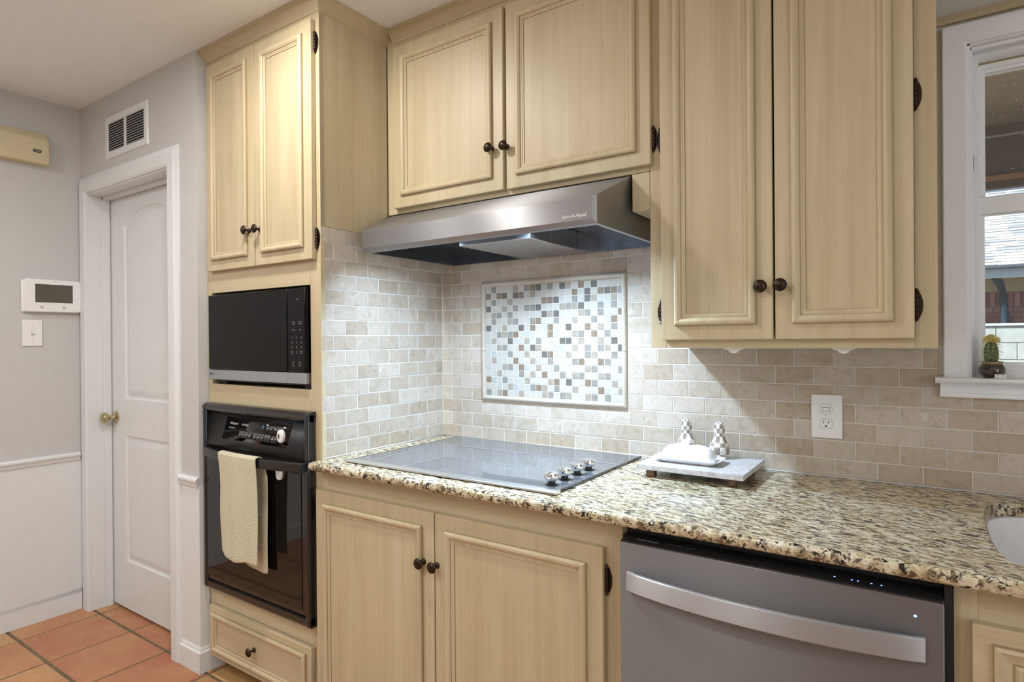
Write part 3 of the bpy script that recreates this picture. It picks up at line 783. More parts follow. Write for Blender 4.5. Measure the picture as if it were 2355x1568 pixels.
# soffit over the window
sf = N(); box(sf, 1.7085, XR-.005, CY, 0.0015, 2.143, 2.160, 0); box(sf, 1.7085, XR-.005, CY, CY+.018, 2.160, CEIL-.001)
so = thing('soffit_board', 'white-bottomed cream soffit board running over the window', 'soffit', (2.7, -.15, 2.143))
obj('underside', bx(1.7085, XR-.005, CY+.019, -.012, 2.143, 2.158), 'white_paint', so, label='white painted underside')
frame_piece(so, 1.7085, XR-.005, CY, CY+.018, 2.143, CEIL-.001, True, 'fascia_board')
frame_piece(so, 1.7085, XR-.005, -.0115, .0015, 2.122, 2.158, True, 'ledger_strip')
sf.free()
# under-cabinet scalloped hooks
for i, (x, lab) in enumerate(((1.262, 'white scalloped plastic clip under the tall cabinet, left one above the shakers'), (1.520, 'white scalloped plastic clip under the tall cabinet, right one above the outlet'))):
    b = N(); pts = []
    sc_ = [(-.034, 0), (-.034, -.0035), (-.026, -.0045), (-.020, -.0085), (-.013, -.0105), (-.009, -.0155), (0, -.0185), (.009, -.0155), (.013, -.0105), (.020, -.0085), (.026, -.0045), (.034, -.0035), (.034, 0)]
    loft(b, [[(x+a*.95, -.270, 1.2915+h) for a, h in sc_], [(x+a, -.274, 1.2915+h*1.0) for a, h in sc_], [(x+a, -.284, 1.2915+h*1.0) for a, h in sc_], [(x+a*.94, -.2865, 1.2915+h*.92) for a, h in sc_]])
    box(b, x-.034, x+.034, -.284, -.225, 1.2888, 1.2915)
    tag(obj('mounting_clip', b, 'white_plastic', None, 40), lab, 'clip')

# range hood --------------------------------------------------------------------
hd = thing('range_hood', 'stainless steel under-cabinet range hood with sloped front over the cooktop', 'range hood', (.52, -.25, 1.62))
HX0, HX1, HF = .070, .970, -.508
hb = N()
poly = [(-.012, 1.787), (-.267, 1.787), (HF, 1.692), (HF, 1.632), (HF+.010, 1.620), (-.012, 1.620)]
poly[1] = (-.298, 1.786)
A = [hb.verts.new((HX0-(.057 if i in (0, 1) else 0), y, z)) for i, (y, z) in enumerate(poly)]; B_ = [hb.verts.new((HX1+(.013 if i in (0, 1) else 0), y, z)) for i, (y, z) in enumerate(poly)]
for i in range(4): hb.faces.new((A[i], A[i+1], B_[i+1], B_[i]))
hb.faces.new((A[5], A[0], B_[0], B_[5])); hb.faces.new(A); hb.faces.new(B_[::-1])
ix0, ix1, iy0, iy1, iz = HX0+.014, HX1-.014, HF+.034, -.020, 1.700
inn = [(ix0, iy0), (ix1, iy0), (ix1, iy1), (ix0, iy1)]
lo = [hb.verts.new((x, y, 1.620)) for x, y in inn]
out_ = [A[4], B_[4], B_[5], A[5]]
for i in range(4): hb.faces.new((out_[i], out_[(i+1) % 4], lo[(i+1) % 4], lo[i]))
ed = [e for e in hb.edges if all(abs(v.co.y-HF) < 1e-4 and v.co.z < 1.70 for v in e.verts) and abs(e.verts[0].co.x-e.verts[1].co.x) < 1e-5]
bmesh.ops.bevel(hb, geom=ed, offset=.009, segments=1, affect='EDGES')
obj('canopy', hb, 'steel', hd, 20, uv=True)
ci = N(); loft(ci, [[(x, y, 1.6205) for x, y in inn], [(x, y, iz) for x, y in inn]], False, True)
obj('cavity_liner', ci, 'steel_in', hd, 20)
obj('blower_box', bx(.368, .656, -.335, -.021, 1.634, 1.699, .002), 'steel_box', hd, 30)
sb = N()
for i in range(6): box(sb, .6558, .6575, -.205+i*.007, -.202+i*.007, 1.652, 1.682)
obj('vent_slits', sb, 'chrome', hd)
for x in (.70, .27):
    b = N(); lathe(b, [(.030, 0), (.030, .008), (.026, .012), (.026, .0155), (0, .0155)], (x, -.41, 1.6842), 'Z', 20); obj('lamp_housing', b, 'steel_trim', hd, 40)
for (y, z) in ((-.235, 1.652), (-.215, 1.652), (-.215, 1.668)):
    b = N(); lathe(b, [(.0035, 0), (.003, .001), (0, .0018)], (ix1-.0002, y, z), 'X', 10); o = obj('screw', b, 'chrome', hd)
text('Vent-A-Hood', .0135, (.905, HF-.0006, 1.6445), 'steel_trim', hd, (PI/2, 0, 0), .3)

# base cabinets ---------------------------------------------------------------------
bc = thing('base_cabinet', 'two-door cream base cabinet under the cooktop beside the oven tower', 'cabinet', (.55, -.31, 0))
frame_piece(bc, .001, .030, FY, FY+.019, .10, .8845, name='stile'); frame_piece(bc, 1.040, 1.090, FY, FY+.019, .10, .8845, name='stile')
frame_piece(bc, .030, 1.040, FY, FY+.019, .800, .8845, True, 'rail'); frame_piece(bc, .030, 1.040, FY, FY+.019, .10, .14, True, 'rail')
frame_piece(bc, .001, .016, FY+.019, -.004, .10, .8845, name='side_panel'); frame_piece(bc, 1.075, 1.090, FY+.019, -.004, .10, .8845, name='side_panel')
frame_piece(bc, .017, 1.074, FY+.019, -.004, .10, .116, True, 'bottom_panel'); obj('toe_kick', bx(.001, 1.09, -.55, -.535, 0, .0995), 'wood_edge', bc)
d = cab_door(bc, -.011, .514, .115, .818, DY, .042); knob(d, .475, DY, .672); hinge(d, -.0115, FY-.0005, .745, -1, .06); hinge(d, -.0115, FY-.0005, .20, -1, .06)
d = cab_door(bc, .5185, 1.047, .115, .818, DY, .042); knob(d, .5265, DY, .671); hinge(d, 1.0475, FY, .737, 1); hinge(d, 1.0475, FY, .20, 1)
sk = thing('base_cabinet', 'cream sink base cabinet at the right with a small raised-panel false front', 'cabinet', (2.3, -.31, 0))
frame_piece(sk, 1.722, 1.757, FY, FY+.019, .10, .8845, name='stile'); frame_piece(sk, 2.6, 2.64, FY, FY+.019, .10, .8845, name='stile')
frame_piece(sk, 1.757, 2.6, FY, FY+.019, .815, .8845, True, 'rail'); frame_piece(sk, 1.757, 2.6, FY, FY+.019, .635, .675, True, 'rail'); frame_piece(sk, 1.757, 2.6, FY, FY+.019, .10, .14, True, 'rail')
frame_piece(sk, 1.722, 1.737, FY+.019, -.004, .10, .8845, name='side_panel'); frame_piece(sk, 2.625, 2.64, FY+.019, -.004, .10, .8845, name='side_panel')
obj('toe_kick', bx(1.722, 2.64, -.55, -.535, 0, .0995), 'wood_edge', sk)
MP2 = [(0, 0), (.002, .008), (.008, .0105), (.014, .008), (.026, .0015), (.030, .001), (.034, .0045), (.040, .004)]
for x0, x1 in ((1.747, 2.175), (2.185, 2.615)):
    ff = obj('false_front', bx(x0, x1, DY, DY+.019, .672, .820, .003), 'wood_rail', sk)
    b = frame_sweep(N(), x0+.028, x1-.028, .700, .792, DY+.0002, MP2, [1, 0, 0, 0, 1, 0, 0]); obj('molding', b, ['wood_rail', 'glaze'], ff, 25)
    d = cab_door(sk, x0, x1, .115, .640, DY)

# dishwasher --------------------------------------------------------------------------
dw = thing('dishwasher', 'stainless steel dishwasher with bowed bar handle between the base cabinets', 'dishwasher', (1.405, -.33, 0))
obj('tub', bx(1.1015, 1.7105, -.600, -.03, .11, .880), 'black_matte', dw)
obj('door', bx(1.1005, 1.7085, -.660, -.6015, .105, .849, .0022), 'steel_dark', dw, 35, uv=True)
ct = N(); prism(ct, [(-.6575, .8495), (-.6575, .8520), (-.645, .8545), (-.605, .8555), (-.603, .8495)], 1.1025, 1.7065)
cpd = obj('control_strip', ct, 'black_plastic', dw, 30)
obj('dark_recess', bx(1.1025, 1.7065, -.6005, -.596, .850, .884), 'black_matte', dw)  # black bar standing in for the shaded recess under the counter
hb = N(); rings = []; n = 24
for i in range(n+1):
    t = -1+2*i/n; x = 1.401+t*.280; y = -.668-.034*(1-abs(t)**2.2); a, b_ = .0215, .0045; zc = .765
    if i in (0, n): y = -.666
    rings.append([(x, y-b_, zc-a+.002), (x, y-b_-.001, zc), (x, y-b_, zc+a-.002), (x, y-b_+.002, zc+a), (x, y+b_, zc+a), (x, y+b_, zc-a), (x, y-b_+.002, zc-a)])
loft(hb, rings)
for x in (1.121, 1.681-.012): box(hb, x, x+.012, -.668, -.659, .745, .785)
obj('handle', hb, 'steel_bright', dw, 35, uv=True)
obj('dark_gap_fill', bx(1.7088, 1.7205, -.640, -.10, .105, .884), 'dark_slot', dw)  # dark strip standing in for the shaded gap beside the door
for x in (1.537, 1.566, 1.576, 1.598, 1.614):
    b = N(); lathe(b, [(.0016, 0), (.0016, .0004), (0, .0005)], (x, -.640, .8548), 'Z', 8); obj('indicator_light', b, 'led_blue', cpd)
b = N(); lathe(b, [(.0026, 0), (.0022, .0006), (0, .0008)], (1.666, -.6600, .819), '-Y', 12); obj('indicator_light', b, 'led_blue', dw)
text('Whirlpool', .013, (1.160, -.640, .8552), 'print_grey', cpd, (.05, 0, 0)); text('SENSE CLEAN QUIET', .0075, (1.232, -.636, .8554), 'print_faint', cpd, (.05, 0, 0))

# countertop ---------------------------------------------------------------------------
def smooth_outline(pts, it=2):
    for _ in range(it):
        q = []
        for i in range(len(pts)):
            a, b = pts[i], pts[(i+1) % len(pts)]
            q += [(a[0]*.75+b[0]*.25, a[1]*.75+b[1]*.25), (a[0]*.25+b[0]*.75, a[1]*.25+b[1]*.75)]
        pts = q
    return pts
hole = smooth_outline([(1.789, -.56), (1.789, -.17), (1.83, -.095), (1.93, -.063), (2.42, -.063), (2.52, -.095), (2.56, -.17), (2.56, -.56), (2.50, -.585), (1.85, -.585)], 3)
cb = N()
outl = [(.0015, -.0012), (.0015, -.6225), (-.0135, -.6225), (-.0135, -.674), (3.3, -.674), (3.3, -.0012)]
ov_ = [cb.verts.new((x, y, .914)) for x, y in outl]; oe = [cb.edges.new((ov_[i], ov_[(i+1) % 6])) for i in range(6)]
hv = [cb.verts.new((x, y, .914)) for x, y in hole]; he = [cb.edges.new((hv[i], hv[(i+1) % len(hv)])) for i in range(len(hv))]
r = bmesh.ops.triangle_fill(cb, edges=oe+he, use_beauty=True)
fs = [f for f in cb.faces]
r = bmesh.ops.extrude_face_region(cb, geom=fs)
for v in [g for g in r['geom'] if isinstance(g, bmesh.types.BMVert)]: v.co.z -= .0285
def onfront(e):
    a, b = e.verts
    if abs(a.co.z-b.co.z) > 1e-4: return False
    f = all(abs(v.co.y+.674) < 1e-4 for v in (a, b)); l = all(abs(v.co.x+.0135) < 1e-4 for v in (a, b))
    return f or l
def nose(e):
    a, b = e.verts; return onfront(e) or (abs(a.co.x-b.co.x) < 1e-5 and abs(a.co.y-b.co.y) < 1e-5 and abs(a.co.x+.0135) < 1e-4)
bmesh.ops.bevel(cb, geom=[e for e in cb.edges if nose(e)], offset=.0135, segments=5, affect='EDGES', profile=.5)
bmesh.ops.bevel(cb, geom=[e for e in cb.edges if all(1.78 < v.co.x < 2.57 and v.co.y > -.59 and v.co.y < -.06 and abs(v.co.z-.914) < 1e-4 for v in e.verts) and len(e.link_faces) == 2 and e.calc_face_angle(0) > 1], offset=.003, segments=2, affect='EDGES')
bmesh.ops.recalc_face_normals(cb, faces=cb.faces[:])
for f in cb.faces:
    if abs(f.normal.z) < .985: f.material_index = 1
co = obj('countertop', cb, ['granite', 'granite_edge'], None, 40); tag(co, 'speckled cream and black granite countertop with rounded front edge', 'countertop')
ck_ = thing('caulk_bead', 'white caulk bead along the back edge of the granite countertop', 'caulk', (1.2, -.002, .9145))
b = N(); prism(b, [(-.0004, .9145), (-.0045, .9145), (-.0004, .919)], .004, XE); obj('back_bead', b, 'grout', ck_)
b = N(); loft(b, [[(.0012, y, .9145), (.0055, y, .9145), (.0012, y, .919)] for y in (-.62, -.005)]); obj('side_bead', b, 'grout', ck_)
# sink
sb_ = N(); n = len(hole); cx, cy_ = 2.175, -.33
def sc2(s, z, dz=0): return [(cx+(x-cx)*(1+(s/.385)), cy_+(y-cy_)*(1+(s/.26)), z) for x, y in hole]
loft(sb_, [sc2(.03, .8845), sc2(.004, .8845), sc2(-.002, .881), sc2(-.006, .80), sc2(-.012, .74), sc2(-.035, .705), sc2(-.10, .695)], False, True)
si = thing('sink', 'white undermount sink basin under the cut-out in the granite counter', 'sink', (2.175, -.33, .69))
obj('basin', sb_, 'white_ceramic', si, 50)
b = N(); lathe(b, [(.045, 0), (.045, .003), (.038, .004), (.036, .001), (0, .001)], (cx, cy_, .6955), 'Z', 24); obj('drain', b, 'steel_trim', si)

# cooktop --------------------------------------------------------------------------------
ckt = thing('cooktop', 'black glass electric cooktop with steel front strip set in the counter', 'cooktop', (.51, -.31, .9145))
obj('glass_top', bx(.106, .893, -.580, -.030, .9165, .9215, .001), 'cook_glass', ckt)
obj('base_tray', bx(.112, .887, -.575, -.036, .9142, .9164), 'black_matte', ckt)
b = N(); prism(b, [(-.606, .9155), (-.609, .9175), (-.608, .9215), (-.602, .924), (-.583, .9245), (-.5805, .9235), (-.5805, .9155)], .100, .900); obj('front_strip', b, 'steel_trim', ckt, 30, label='brushed steel front edge strip')
obj('front_gasket', bx(.104, .896, -.6035, -.582, .9142, .9158), 'dark_slot', ckt)
for x0, x1, nm in ((.1035, .106, 'side_strip'), (.893, .8955, 'side_strip')): obj(nm, bx(x0, x1, -.581, -.0285, .9145, .922, .0006), 'black_enamel', ckt)
obj('rear_strip', bx(.1035, .8955, -.0300, -.0270, .9145, .9225, .0006), 'steel_trim', ckt)
kb0 = None
for y in (-.533, -.461, -.387, -.315):
    x = .845
    b = N(); lathe(b, [(.017, 0), (.017, .001), (.0105, .004), (.010, .011)], (x, y, .9216), 'Z', 24); kn = obj('knob', b, 'black_plastic', ckt, 40)
    b = N(); lathe(b, [(.012, .0), (.0175, .002), (.0198, .006), (.0205, .018), (.0195, .0205), (.010, .0222), (0, .0226)], (x, y, .9322), 'Z', 32)
    bx_ = box(b, x-.0012, x+.0012, y-.0195, y+.0195, .9535, .9562, .0006); obj('knob_cap', b, 'chrome', kn, 35, label='chrome knob cap')

# tray, butter dish, shakers ------------------------------------------------------------------
tr_ = thing('serving_board', 'white marble serving board on four little wooden feet beside the cooktop', 'tray', (1.137, -.162, .9145))
TX0, TX1, TY0, TY1 = .987, 1.286, -.290, -.036
obj('slab', bx(TX0, TX1, TY0, TY1, .9365, .9515, .0012), 'tray_marble', tr_)
for x in (TX0+.035, TX1-.035):
    for y in (TY0+.028, TY1-.028):
        b = N(); lathe(b, [(.0125, 0), (.014, .002), (.014, .0215)], (x, y, .9147), 'Z', 16) if x > 1.1 else box(b, x-.012, x+.012, y-.012, y+.012, .9147, .9362, .001)
        obj('foot', b, 'acacia', tr_, 40)
bd = thing('butter_dish', 'white lidded porcelain butter dish on the marble board', 'butter dish', (1.108, -.19, .952))
bx0, by0 = 1.108, -.188
b = N(); loft(b, [rrect(bx0, by0, .078, .033, .018, .9518), rrect(bx0, by0, .082, .037, .02, .954), rrect(bx0, by0, .096, .050, .022, .964), rrect(bx0, by0, .098, .052, .022, .9665), rrect(bx0, by0, .095, .049, .021, .9665), rrect(bx0, by0, .080, .036, .018, .9575)]); obj('plate', b, 'white_ceramic', bd, 60)
b = N(); rings = []
for k in range(11):
    t = k/10; a = t*PI/2; s = math.cos(a)**.55 if k < 10 else .12; z = .9585+.045*math.sin(a)**.95
    s = max(s, .12); rings.append(rrect(bx0, by0, .079*(1-(1-s)*.85), .034*s+.0002, min(.022, .032*s), z))
loft(b, rings)
ld = obj('lid', b, 'white_ceramic', bd, 70)
b = N(); lathe(b, [(.006, 0), (.0055, .004), (.0095, .008), (.0115, .012), (.0105, .016), (.006, .019), (0, .0198)], (bx0, by0, 1.0025), 'Z', 20); obj('lid_knob', b, 'white_ceramic', ld, 60)
SP = [(.015, .0), (.021, .003), (.0275, .012), (.0305, .024), (.029, .036), (.0235, .047), (.0185, .057), (.0158, .066), (.0150, .076), (.0160, .082), (.0166, .090), (.0160, .097), (.0125, .104), (.006, .109), (0, .1105)]
SPV = [.02, .3, .95, 1.5, 2.02, 3.0, 3.6, 4.02, 5.02, 5.7, 6.02, 6.6, 7.02, 7.6, 8]
for x, y, lab in ((1.062, -.066, 'taupe and white checkered ceramic shaker behind the butter dish knob'), (1.166, -.078, 'taupe and white checkered ceramic shaker at the right end of the butter dish')):
    b = N(); lathe(b, SP, (x, y, .9519), 'Z', 32, uvc=(10, SPV)); s_ = obj('salt_shaker', b, 'checker', None, 60); tag(s_, lab, 'shaker')

# outlet and switch plates -------------------------------------------------------------------
ou = thing('wall_outlet', 'white combined switch and outlet plate on the stone backsplash', 'outlet', (1.448, 0, 1.087))
obj('plate', bx(1.4085, 1.4885, -.0062, -.0006, 1.0245, 1.1495, .0025), 'white_plastic', ou)
def oval_insert(x, z, hx, hz, y0, y1, m, name, parent, cut=.62):
    b = N(); pts = []
    for i in range(24):
        a = 2*PI*i/24; px, pz = hx*math.cos(a), hz*1.25*math.sin(a); pz = max(-hz, min(hz, pz)); pts.append((x+px, z+pz))
    loft(b, [[(p[0], y0, p[1]) for p in pts], [(p[0], y1, p[1]) for p in pts]]); return obj(name, b, m, parent)
oval_insert(1.4465, 1.1085, .0172, .0145, -.0064, -.0061, 'print_grey', 'insert_outline', ou); oval_insert(1.4465, 1.1085, .0165, .0138, -.0063, -.0072, 'white_plastic', 'switch_insert', ou)
tg = obj('toggle', bx(1.4385, 1.4560, -.0125, -.0070, 1.1035, 1.1125, .0012), 'white_plastic', ou)
obj('toggle_slot', bx(1.4365, 1.4572, -.0074, -.0071, 1.1020, 1.1140), 'print_grey', ou)
oval_insert(1.4465, 1.0665, .0172, .0145, -.0064, -.0061, 'print_grey', 'insert_outline', ou); rc = oval_insert(1.4465, 1.0665, .0165, .0138, -.0063, -.0072, 'white_plastic', 'receptacle', ou)
b = N(); box(b, 1.4392, 1.4408, -.0076, -.0071, 1.0665, 1.0755); box(b, 1.4528, 1.4544, -.0076, -.0071, 1.0672, 1.0748); lathe(b, [(.0025, 0), (.0025, .0005)], (1.4468, -.0071, 1.0592), '-Y', 12); obj('slots', b, 'dark_slot', rc)
b = N(); lathe(b, [(.0011, 0), (.0011, .0004)], (1.4385, -.0071, 1.1005), '-Y', 8); obj('pilot_light', b, 'led_red', ou)
text('TEST', .0035, (1.4465, -.0065, 1.0895), 'print_grey', ou)
sw = thing('light_switch', 'white single light switch plate on the grey wall under the keypad panel', 'switch', (XL, -.862, 1.363))
obj('plate', bx(XL+.0006, XL+.006, -.901, -.824, 1.302, 1.424, .002), 'white_plastic', sw)
obj('toggle_slot', bx(XL+.0055, XL+.0064, -.868, -.857, 1.351, 1.375), 'print_soft', sw); obj('toggle', bx(XL+.006, XL+.015, -.866, -.859, 1.360, 1.372, .001), 'white_plastic', sw)
for z in (1.335, 1.391):
    b = N(); lathe(b, [(.003, 0), (.0025, .0008), (0, .001)], (XL+.0058, -.8625, z), 'X', 10); obj('screw', b, 'print_soft', sw)
kp = thing('keypad_panel', 'white wall keypad panel with a dark grey screen above the light switch', 'keypad', (XL, -.786, 1.54))
obj('back_plate', bx(XL+.0006, XL+.012, -.905, -.680, 1.462, 1.612, .004), 'white_plastic', kp)
kc = N(); loft(kc, [[(XL+.012, y, z) for y, z, _ in rrect(-.784, 1.540, .112, .0765, .012, 0)], [(XL+.024, y, z) for y, z, _ in rrect(-.784, 1.540, .1135, .078, .013, 0)], [(XL+.028, y, z) for y, z, _ in rrect(-.784, 1.540, .110, .0745, .012, 0)]]); obj('case', kc, 'white_plastic', kp, 50)
obj('screen', bx(XL+.0278, XL+.0288, -.857, -.706, 1.508, 1.594), 'lcd', kp, label='dark grey screen')
for y in (-.832, -.742): 
    b = N(); lathe(b, [(.0075, 0), (.0075, .0004), (0, .0004)], (XL+.0281, y, 1.485), 'X', 16); obj('button', b, 'print_soft', kp)
b = N(); lathe(b, [(.002, 0), (.002, .0005)], (XL+.0281, -.782, 1.609), 'X', 8); obj('microphone_hole', b, 'dark_slot', kp)
# cream wall box
cbx = thing('wall_chime', 'long cream plastic wall box with a black oval emblem near the ceiling', 'chime box', (XL, -.98, 2.15))
pr = [(.0006, 2.155), (.050, 2.157), (.054, 2.163), (.054, 2.268), (.050, 2.276), (.022, 2.306), (.0006, 2.308)]
b = N(); loft(b, [[(XL+a, y, z) for a, z in pr] for y in (-1.165, -.803)])
bmesh.ops.recalc_face_normals(b, faces=b.faces[:]); bmesh.ops.bevel(b, geom=[e for e in b.edges if abs(e.verts[0].co.y-e.verts[1].co.y) < 1e-6 and e.verts[0].co.x > XL+.01], offset=.005, segments=3, affect='EDGES')
obj('cover', b, 'cream_plastic', cbx, 35)
b = N(); pts = rrect(-.852, 2.212, .0165, .0072, .0072, 0)
loft(b, [[(XL+.0538, y, z) for y, z, _ in pts], [(XL+.0552, y, z) for y, z, _ in pts]]); em = obj('emblem', b, 'black_plastic', cbx, label='black oval emblem')
b = N(); pts = rrect(-.852, 2.212, .012, .0035, .0035, 0)
loft(b, [[(XL+.0550, y, z) for y, z, _ in pts], [(XL+.0556, y, z) for y, z, _ in pts]]); obj('emblem_center', b, 'print_grey', em)
# return air vent
vt = thing('wall_vent', 'white metal air vent grille on the wall above the white door', 'vent', (-1.29, DW_Y, 2.17))
VX0, VX1, VZ0, VZ1 = -1.492, -1.085, 2.171, 2.366
vb = N(); MV = DW_Y
frame_sweep(vb, VX0, VX1, VZ0, VZ1, MV-.0006, [(0, 0), (.002, .005), (.005, .007), (.030, .007), (.032, .003)])
box(vb, -1.3005, -1.2845, MV-.0076, MV-.003, VZ0+.03, VZ1-.03); obj('frame', vb, 'white_paint', vt, 25)
obj('duct', bx(VX0+.028, VX1-.028, MV-.0022, MV-.0008, VZ0+.028, VZ1-.028), 'dark_slot', vt)
for x0, x1 in ((VX0+.032, -1.3005), (-1.2845, VX1-.032)):
    for i in range(12):
        z = VZ0+.036+i*.0113
        b = N(); prism(b, [(MV-.0070, z-.0020), (MV-.0064, z-.0026), (MV-.0030, z+.0014), (MV-.0036, z+.0020)], x0, x1); obj('slat', b, 'white_paint', vt, 0)

# window --------------------------------------------------------------------------------------
wi = thing('window_1', None, None, (2.2, .02, 1.21), kind='structure')
cs = N(); casing(cs, WX0, WX1, WZ1-.005, 1.209, .0015, [(0, 0), (0, .014), (.004, .017), (.050, .017), (.0525, .015), (.0525, 0)]); obj('casing', cs, 'white_vinyl', wi, 30)
jb = N(); box(jb, WX0, WX0+.006, -.004, .115, WZ0, WZ1); box(jb, WX1-.006, WX1, -.004, .115, WZ0, WZ1); box(jb, WX0, WX1, -.004, .115, WZ1-.008, WZ1)
box(jb, WX0+.006, WX0+.012, .012, .030, WZ0, WZ1, .002); box(jb, WX0, WX1, .012, .030, WZ1-.018, WZ1-.008, .002); obj('jamb', jb, 'white_vinyl', wi)
st = N(); prism(st, [(.115, 1.1935), (-.040, 1.1935), (-.050, 1.197), (-.053, 1.202), (-.050, 1.2075), (-.044, 1.209), (.115, 1.209)], 1.704, 2.69); sl_ = obj('stool', st, 'white_vinyl', wi, 40)
ap = N(); prism(ap, [(.0, 1.1565), (-.014, 1.1565), (-.016, 1.160), (-.016, 1.167), (-.018, 1.169), (-.018, 1.193), (.0, 1.193)], 1.7145, 2.68); obj('apron', ap, 'white_vinyl', wi, 30)
FR = [(0, 0), (0, .006), (.002, .008), (.020, .008), (.023, .005), (.026, .0045), (.028, 0)]
sash = obj('frame', frame_sweep(N(), WX0+.006, WX1-.006, WZ0, WZ1-.008, .045, [(0, -.04), (0, .002), (.018, .002), (.020, -.002), (.020, -.04)]), 'white_vinyl', wi, 25)
SPF = [(0, -.03), (0, .002), (.012, .002), (.014, -.002), (.0205, -.003), (.0215, -.010), (.0215, -.03)]
us = obj('sash', frame_sweep(N(), 1.7945, 2.600, 1.657, 2.022, .062, SPF), 'white_vinyl', wi, 25)
ls = obj('sash', frame_sweep(N(), 1.7915, 2.603, 1.224, 1.650, .050, SPF), 'white_vinyl', wi, 25)
b = N(); box(b, 1.7915, 2.603, .046, .075, 1.629, 1.675, .003); obj('meeting_rail', b, 'white_vinyl', wi, 30)
b = N(); box(b, 1.7915, 2.603, .046, .080, 1.209, 1.236, .003); obj('bottom_rail', b, 'white_vinyl', wi, 30)
obj('pane', bx(1.815, 2.58, .078, .081, 1.672, 2.003), 'window_glass', us); obj('pane', bx(1.812, 2.584, .066, .069, 1.240, 1.632), 'window_glass', ls)
b = N(); box(b, 1.790, 1.7945, .038, .041, 1.745, 1.785, .001)
for i in range(4): box(b, 1.7945, 1.7965, .037, .041, 1.750+i*.009, 1.755+i*.009)
obj('sash_latch', b, 'white_vinyl', wi)

# cactus -----------------------------------------------------------------------------------------
PX, PY, PZ = 1.8215, -.012, 1.2092
pt = thing('potted_cactus', 'small potted cactus with a pale yellow bloom on the window sill', 'cactus', (PX, PY, PZ))
b = N(); lathe(b, [(.015, 0), (.018, .001), (.0255, .009), (.0278, .017), (.0268, .025), (.0225, .032), (.0208, .035), (.0235, .0395), (.0225, .0405), (.0195, .036), (0, .035)], (PX, PY, PZ), 'Z', 32)
for f in b.faces:
    if f.calc_center_median().z > PZ+.034: f.material_index = 1
obj('pot', b, ['pot_glaze', 'pot_rim'], pt, 50)
b = N(); lathe(b, [(.0193, .0345), (.014, .0385), (0, .040)], (PX, PY, PZ), 'Z', 16)
for i in range(26):
    a, r = random.uniform(0, 2*PI), random.uniform(.006, .018); s = random.uniform(.0015, .003); cx_, cy2, cz = PX+r*math.cos(a), PY+r*math.sin(a), PZ+.0385
    box(b, cx_-s, cx_+s, cy2-s, cy2+s, cz-s*.5, cz+s)
obj('soil', b, 'soil', pt)
b = N(); rings = []
for k in range(14):
    t = k/13; z = PZ+.036+.056*t; R0 = .0125*(.82+.25*math.sin(PI*min(t*1.15, 1)))*(1 if t < .8 else math.sqrt(max(0, 1-((t-.8)/.21)**2)))
    rings.append([(PX-.002+R0*(1+.16*math.cos(9*a))*math.cos(a), PY+R0*(1+.16*math.cos(9*a))*math.sin(a), z) for a in [2*PI*i/54 for i in range(54)]])
loft(b, rings); obj('stem', b, 'cactus', pt, 60)
b = N()
for k in range(6):
    z = PZ+.042+k*.0085
    for i in range(9):
        a = 2*PI*i/9; R0 = .0135*(.84+.2*math.sin(PI*k/6)); c0 = Vector((PX-.002+R0*math.cos(a), PY+R0*math.sin(a), z))
        for q in range(5):
            d_ = Vector((math.cos(a+random.uniform(-.8, .8)), math.sin(a+random.uniform(-.8, .8)), random.uniform(-.5, .9))).normalized()*random.uniform(.006, .017)
            tube(b, [c0, c0+d_], [.00035, .00008], 3)
        lathe(b, [(.0012, -.0008), (.0012, .0008)], c0, 'Z', 5)
o = obj('spines', b, 'spine', pt, 0); o['kind'] = 'stuff'
b = N(); c0 = Vector((PX-.001, PY, PZ+.089))
for i in range(620):
    u, v_ = random.uniform(0, 2*PI), random.uniform(.0, 1); el = math.acos(1-v_*1.15)
    d_ = Vector((math.sin(el)*math.cos(u), math.sin(el)*math.sin(u), math.cos(el)))
    tube(b, [c0+d_*.002, c0+d_*random.uniform(.0155, .0195)+Vector((0, 0, .002))], [.0011, .0004], 3)
o = obj('bloom', b, 'flower', pt, 0, label='pale yellow tufted bloom'); 
cl = N(); box(cl, PX+.002, PX+.0245, -.0460, -.0445, PZ+.0002, PZ+.0105, .0006)
box(cl, PX-.004, PX+.029, -.0470, -.0395, PZ+.0001, PZ+.0010, .0003)
for i in (0, 1):
    for j in (0, 1): box(cl, PX+.0045+i*.012, PX+.0105+i*.012, -.0463, -.0459, PZ+.0025+j*.0045, PZ+.0038+j*.0045, mi=1)
cl_o = obj('window_clip', cl, ['white_plastic', 'print_grey'], None); tag(cl_o, 'tiny white slotted plastic clip in front of the cactus pot', 'clip')

# exterior ------------------------------------------------------------------------------------------
gr = struct('ground_outside', bx(-14, 22, .16, 30, -.22, -.10), 'ground')
pc = thing('patio_cover', 'beige patio cover ceiling with a dark beam seen through the upper window pane', 'patio cover', (2.5, 1.6, 2.5))
obj('ceiling_board', bx(-3, 8, .16, 3.02, 2.665, 2.72), 'patio_board', pc); 
obj('beam', bx(-3, 8, 3.02, 3.10, 2.340, 2.72), 'beam_paint', pc); obj('cedar_strip', bx(-3, 8, 3.00, 3.11, 2.304, 2.339, .003), 'cedar', pc, label='orange cedar strip')
obj('lower_trim', bx(-3, 8, 3.03, 3.09, 2.262, 2.303), 'beam_paint', pc)
b = N(); tube(b, [(-3, 2.99, 2.585), (8, 2.99, 2.585)], .009, 8); obj('conduit', b, 'conduit', pc)
for x in (-2.8, 7.8): obj('post', bx(x-.06, x+.06, 3.0, 3.12, -.1, 2.262), 'beam_paint', pc)
hs = thing('neighbor_house', 'neighboring brick house with grey shingle roof seen through the lower pane', 'house', (3, 11, -.1))
obj('wall', bx(-6, 12, 9.30, 9.5, -.1, 2.32), 'mortar', hs)
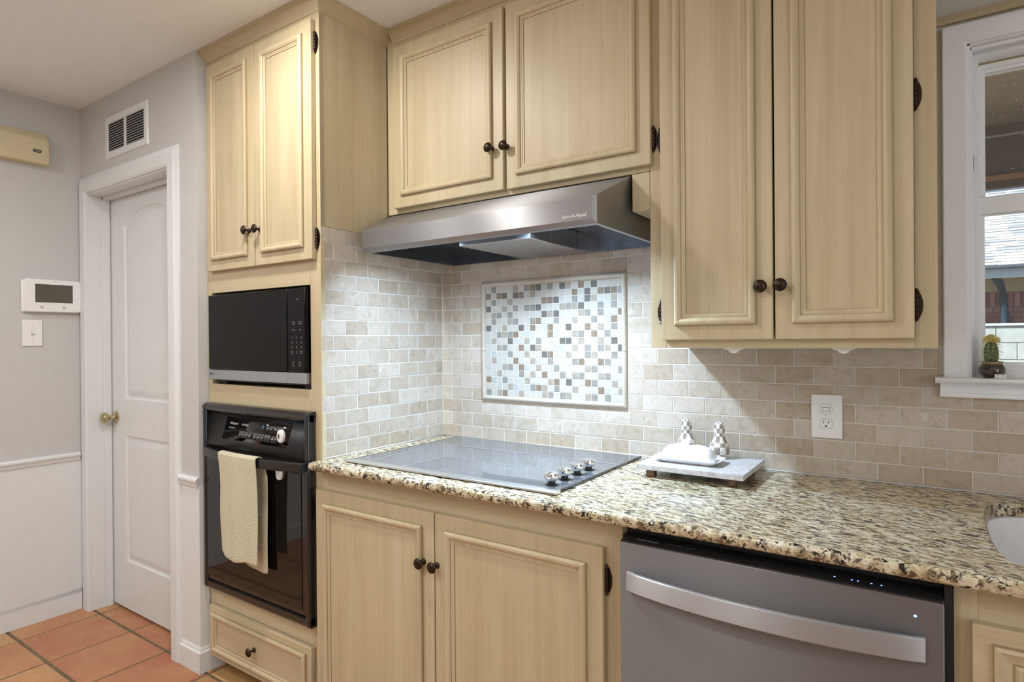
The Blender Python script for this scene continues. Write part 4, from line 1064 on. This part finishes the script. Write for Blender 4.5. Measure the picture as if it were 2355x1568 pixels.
obj('siding_board', bx(-6, 12, 9.26, 9.30, 1.945, 2.21), 'siding', hs)
obj('eave_soffit', bx(-6, 12, 8.90, 9.32, 2.20, 2.215), 'siding', hs)
obj('fascia_board', bx(-6, 12, 8.86, 8.90, 2.120, 2.245), 'fascia', hs); obj('gutter', bx(-6, 12, 8.78, 8.88, 2.245, 2.290, .01), 'gutter_dark', hs)
# roof slope and shingles
ang = math.radians(30); rb_ = N(); L = 5.2
loft(rb_, [[(x, 8.82, 2.285), (x, 8.82+L*math.cos(ang), 2.285+L*math.sin(ang)), (x, 8.82+L*math.cos(ang), 2.24), (x, 8.9, 2.24)] for x in (-6, 12)]); obj('roof', rb_, 'gutter_dark', hs)
sh = N(); nrow = 30
for k in range(nrow):
    s0 = k*.10; y0, z0 = 8.80+s0*math.cos(ang), 2.285+s0*math.sin(ang)
    x = 0.2+random.uniform(-.3, 0)
    while x < 6.6:
        w = random.choice((.16, .22, .28, .34)); t = random.choice((.012, .018)); s1 = .115
        y1, z1 = y0+s1*math.cos(ang), z0+s1*math.sin(ang); n_ = (-math.sin(ang)*t, math.cos(ang)*t)
        loft(sh, [[(xx, y0, z0), (xx, y1, z1), (xx, y1+n_[0]*.2, z1+n_[1]*.2), (xx, y0+n_[0], z0+n_[1])] for xx in (x, x+w-.004)])
        x += w
o = obj('shingles', sh, 'shingle', hs, 0); o['kind'] = 'stuff'
br = N()
def brick(x0, x1, z0, z1): box(br, x0, x1, 9.272, 9.305, z0, z1)
x = 1.2
while x < 5.0: brick(x, x+.058, 1.735, 1.935); x += .070
for k in range(22):
    z = 1.660-k*.075; x = 1.2-(.11 if k % 2 else 0)
    while x < 5.0: brick(x, x+.205, z, z+.063); x += .217
o = obj('bricks', br, 'brick', hs, 0); o['kind'] = 'stuff'
b = N(); tube(b, [(2.50, 8.95, 2.13), (2.56, 9.0, 2.04), (2.60, 9.10, 1.85), (2.625, 9.18, 1.6), (2.63, 9.2, -.1)], .05, 8); obj('downspout', b, 'iron_dark', hs, 50, label='dark curved downspout')
bw = thing('block_wall', 'low pale block wall in front of the brick house outside', 'garden wall', (3, 7.6, -.1))
for k in range(6):
    x = .8-(.2 if k % 2 else 0)
    while x < 5.2:
        z0 = 1.435-(k+1)*.205
        obj('block', bx(x, x+.392, 7.5, 7.7, z0, z0+.197, .004, 1), 'block', bw); x += .400
obj('mortar_core', bx(.6, 5.6, 7.512, 7.69, -.1, 1.430), 'mortar', bw); obj('cap', bx(.6, 5.6, 7.48, 7.72, 1.435, 1.465), 'fascia', bw)
